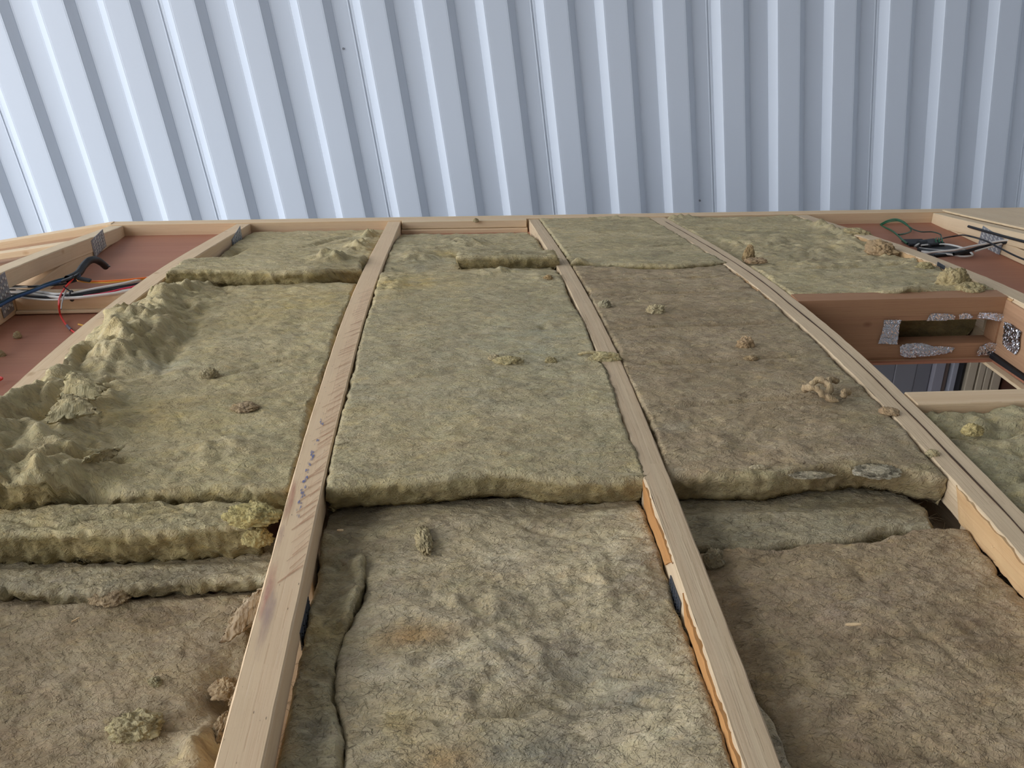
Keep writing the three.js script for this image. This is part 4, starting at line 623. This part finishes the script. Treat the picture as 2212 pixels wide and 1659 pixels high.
{ const G = 'wires in the right bay', L = (dv) => (a) => onLevel(a[0], a[1], CEIL(2.3) + dv + (a[2] ?? 0)), lv = L(0.012);
  cable('green_wire', [[1898, 487, 2.60], [1905, 483, 2.585], [1919, 476, 2.565], [1935, 473.5, 2.55], [1951, 479, 2.53], [1964, 490.5, 2.51], [1968, 497, 2.49], [1956, 504.6, 2.42], [1941, 507, 2.40]].map((a) => onH(...a)), 0.0024, green, 'green wire arching up from the rail in the right bay', G);
  cable('green_wire', [[1898, 488, 2.60], [1906, 485, 2.58], [1920, 479, 2.56], [1940, 477, 2.545], [1958, 486, 2.52], [1970, 494, 2.49]].map((a) => onH(...a)), 0.0020, green, 'second green wire doubling the arch in the right bay', G);
  cable('green_wire', [[1902, 487, 2.58], [1924, 497, 2.50], [1940, 509, 2.40], [1948, 517, 2.34], [1960, 526, 2.29]].map((a) => onH(...a)), 0.0026, green, 'green wire running down to the truss in the right bay', G);
  cable('green_wire', [[1964, 492], [1989, 500.6], [2014, 501], [2030, 505.5], [2033, 517]].map(lv), 0.0017, plain(0x243d33, 0.5), 'thin dark green wire on the boards of the right bay', G);
  cable('black_cable', [[2026, 519], [2040, 514], [2063, 510], [2092, 509.6], [2128, 520], [2161, 536.6], [2194, 553], [2240, 572]].map((a, i) => onLevel(a[0], a[1], CEIL(2.3) + (i < 3 ? 0.012 : 0.05))), 0.0022, black, 'thin black wire crossing over the lower chord at right', G);
  cable('black_cable', [[2092, 489], [2102, 492], [2145, 504], [2177, 513], [2240, 529]].map((a) => onX(a[0], a[1], 1.425)), 0.0036, black, 'black cable along the far right truss', G);
  cable('white_cable', [[1985, 549], [2020, 544], [2063, 540], [2095, 533], [2128, 526.7], [2153, 522], [2177, 519], [2202, 520], [2250, 527]].map((a, i) => onLevel(a[0], a[1], CEIL(2.3) + 0.016 + 0.005 * Math.min(7, i))), 0.0030, white, 'long white cable rising right from the right bay', G);
  cable('black_cable', [[2060, 549], [2095, 541], [2128, 531.6], [2161, 525], [2185, 523.5], [2240, 533]].map((a, i) => onLevel(a[0], a[1], CEIL(2.3) + 0.014 + 0.007 * i)), 0.0046, black, 'thick black cable under the white one in the right bay', G);
  cable('white_cable', [[2106, 543], [2144, 532], [2169, 525], [2190, 522], [2250, 531]].map((a, i) => onLevel(a[0], a[1], CEIL(2.3) + 0.022 + 0.007 * i)), 0.0026, white, 'second white cable against the thick black one at right', G);
  cable('white_cable', [[1985, 536], [2007, 539], [2046, 542], [2087, 541.5], [2100, 548], [2099, 552.5], [2079, 554], [2054, 550], [2023, 547], [1990, 543]].map(L(0.008)), 0.0026, white, 'white cable loop lying on the boards in the right bay', G);
  cable('white_cable', [[1990, 530], [2018, 528], [2046, 528], [2071, 533], [2083, 537]].map(L(0.014)), 0.0026, white, 'short white cable curve behind the loop in the right bay', G);
  cable('white_cable', [[1976, 532], [1985, 527], [1998, 522]].map(L(0.014)), 0.0026, white, 'short white cable end beside the black connector', G);
  const pl = group('connector'); tag(pl, 'black taped connector with green wires in the right bay', 'connector'); pl.position.copy(onLevel(2012, 527, CEIL(2.3) + 0.010));
  mesh('body', new RoundedBoxGeometry(0.055, 0.018, 0.045, 3, 0.006), plain(0x16181a, 0.5), pl).rotation.y = 0.3;
  const tp = mesh('tape_wrap', new THREE.CylinderGeometry(0.011, 0.012, 0.022, 14).rotateZ(Math.PI / 2), plain(0x20262a, 0.5), pl); tp.position.set(-0.03, 0.001, 0.006); tp.rotation.y = 0.3;
  for (const q of [-1, 0, 1]) cable('green_wire', [new THREE.Vector3(0.012 + q * 0.008, 0.008, 0.018), new THREE.Vector3(0.016 + q * 0.009, 0.013, 0.004), new THREE.Vector3(0.026 + q * 0.006, 0.012, -0.016)], 0.0018, green, '', '', pl);
  const pad = mesh('rubber_pad', new RoundedBoxGeometry(0.06, 0.008, 0.05, 2, 0.003), plain(0x24262c, 0.7)); pad.position.copy(onLevel(1978, 524, CEIL(2.35) + 0.005)); tag(pad, 'flat dark pad on the boards behind the truss at right', 'pad');
  const bag = mesh('black_sleeve', new RoundedBoxGeometry(0.12, 0.010, 0.07, 3, 0.004), plain(0x141618, 0.45)); bag.position.copy(onLevel(2040, 543, CEIL(2.2) + 0.002)); bag.rotation.y = 0.2; tag(bag, 'black sleeve under the white cable loop in the right bay', 'cable sleeve');
}

// ---------------------------------------------------------------- foil tape round the duct slot
const foilBump = texOf(canvasOf(512, 512, (g, w, h) => {
  const r = rng(61); g.fillStyle = '#808080'; g.fillRect(0, 0, w, h);
  for (let i = 0; i < 260; i++) { const x = r() * w, y = r() * h, a = r() * 6.3, l = 20 + 110 * r(), v = (r() * 255) | 0; g.globalAlpha = 0.28; g.fillStyle = 'rgb(' + v + ',' + v + ',' + v + ')'; g.beginPath(); g.moveTo(x, y); g.lineTo(x + Math.cos(a) * l, y + Math.sin(a) * l); g.lineTo(x + Math.cos(a + 0.5) * l * 0.7, y + Math.sin(a + 0.5) * l * 0.7); g.fill(); }
  g.globalAlpha = 1;
}), false);
const foilM = new THREE.MeshStandardMaterial({ color: 0xe0e2ea, metalness: 1, roughness: 0.2, bumpMap: foilBump, bumpScale: 0.002 });
function foil(poly, label, seed, side) {                      // crumpled foil: a fine grid cut to the torn outline, creased in facets
  const pts = poly.map(([cx, cy]) => { const px = 1880 + cx / 6.663, py = 650 + cy / 6.663, p = side ? onX(px, py, 1.0055) : onH(px, py, 1.5135); return side ? [-p.z, p.y] : [p.x, p.y]; });
  const inside = (x, y) => { let c = false; for (let i = 0, j = pts.length - 1; i < pts.length; j = i++) { const [xi, yi] = pts[i], [xj, yj] = pts[j]; if ((yi > y) !== (yj > y) && x < (xj - xi) * (y - yi) / (yj - yi) + xi) c = !c; } return c; };
  const xs = pts.map((p) => p[0]), ys = pts.map((p) => p[1]), x0 = Math.min(...xs), x1 = Math.max(...xs), y0 = Math.min(...ys), y1 = Math.max(...ys), c = 0.0009, nx = Math.ceil((x1 - x0) / c), ny = Math.ceil((y1 - y0) / c), P = [], U = [], I = [], id = new Map();
  const V = (i, j, back) => { const k = (i * 4096 + j) * 2 + back; if (!id.has(k)) { id.set(k, P.length / 3); const x = x0 + i * c, y = y0 + j * c;
    const d = 0.0008 + (back ? 0 : 0.0003) + 0.0022 * (ridge(x * 60 + seed, y * 85, seed, 2) * 0.5 + 0.5) + 0.0012 * ridge(x * 190, y * 150 + seed, seed, 2); U.push(x / 0.09 + seed * 0.37, y / 0.09);
    side ? P.push(1.0066 - d, y, -x) : P.push(x, y, -1.5149 + d); } return id.get(k); };
  for (let i = 0; i < nx; i++) for (let j = 0; j < ny; j++) if (inside(x0 + (i + 0.5) * c, y0 + (j + 0.5) * c)) for (const back of [0, 1]) { const q = [V(i, j, back), V(i + 1, j, back), V(i, j + 1, back), V(i + 1, j + 1, back)]; (back === 1) !== !!side ? I.push(q[0], q[2], q[1], q[1], q[2], q[3]) : I.push(q[0], q[1], q[2], q[1], q[3], q[2]); }
  const g = new THREE.BufferGeometry(); g.setAttribute('position', new THREE.Float32BufferAttribute(P, 3)); g.setAttribute('uv', new THREE.Float32BufferAttribute(U, 2)); g.setIndex(I); g.computeVertexNormals();
  tag(mesh('foil_tape', g, foilM), label, 'foil tape', 'pieces of foil tape round the duct slot');
}
foil([[190, 270], [300, 262], [440, 270], [415, 330], [402, 420], [380, 620], [240, 612], [100, 610], [140, 500], [175, 400]], 'crinkled foil tape on the left end of the duct slot', 1);
foil([[420, 650], [500, 610], [650, 594], [780, 608], [900, 645], [1060, 648], [1210, 665], [1150, 740], [980, 770], [720, 800], [500, 810], [420, 770]], 'long foil tape below the duct slot, pointed at its right', 2);
foil([[1520, 720], [1570, 650], [1700, 590], [1850, 612], [1900, 640], [1920, 740], [1910, 785], [1520, 780]], 'rounded foil tape below the right end of the duct slot', 3);
foil([[800, 280], [840, 200], [880, 170], [1080, 178], [1180, 190], [1215, 215], [1190, 265], [1000, 275]], 'bluish foil tape along the upper edge of the duct slot', 4);
foil([[1260, 200], [1330, 165], [1420, 180], [1470, 220], [1440, 250], [1280, 255]], 'smallest foil tape scrap above the duct slot', 5);
foil([[1530, 200], [1570, 160], [1800, 168], [1950, 190], [2030, 220], [2020, 250], [1840, 285], [1640, 250], [1530, 240]], 'torn foil tape at the upper right corner of the duct slot', 6);
foil([[1945, 300], [2050, 330], [2190, 440], [2170, 560], [2160, 700], [2110, 775], [1990, 690], [1925, 610], [1935, 430]], 'foil tape strap on the side lining of the hatch', 7, true);
renderer.render(scene, camera);
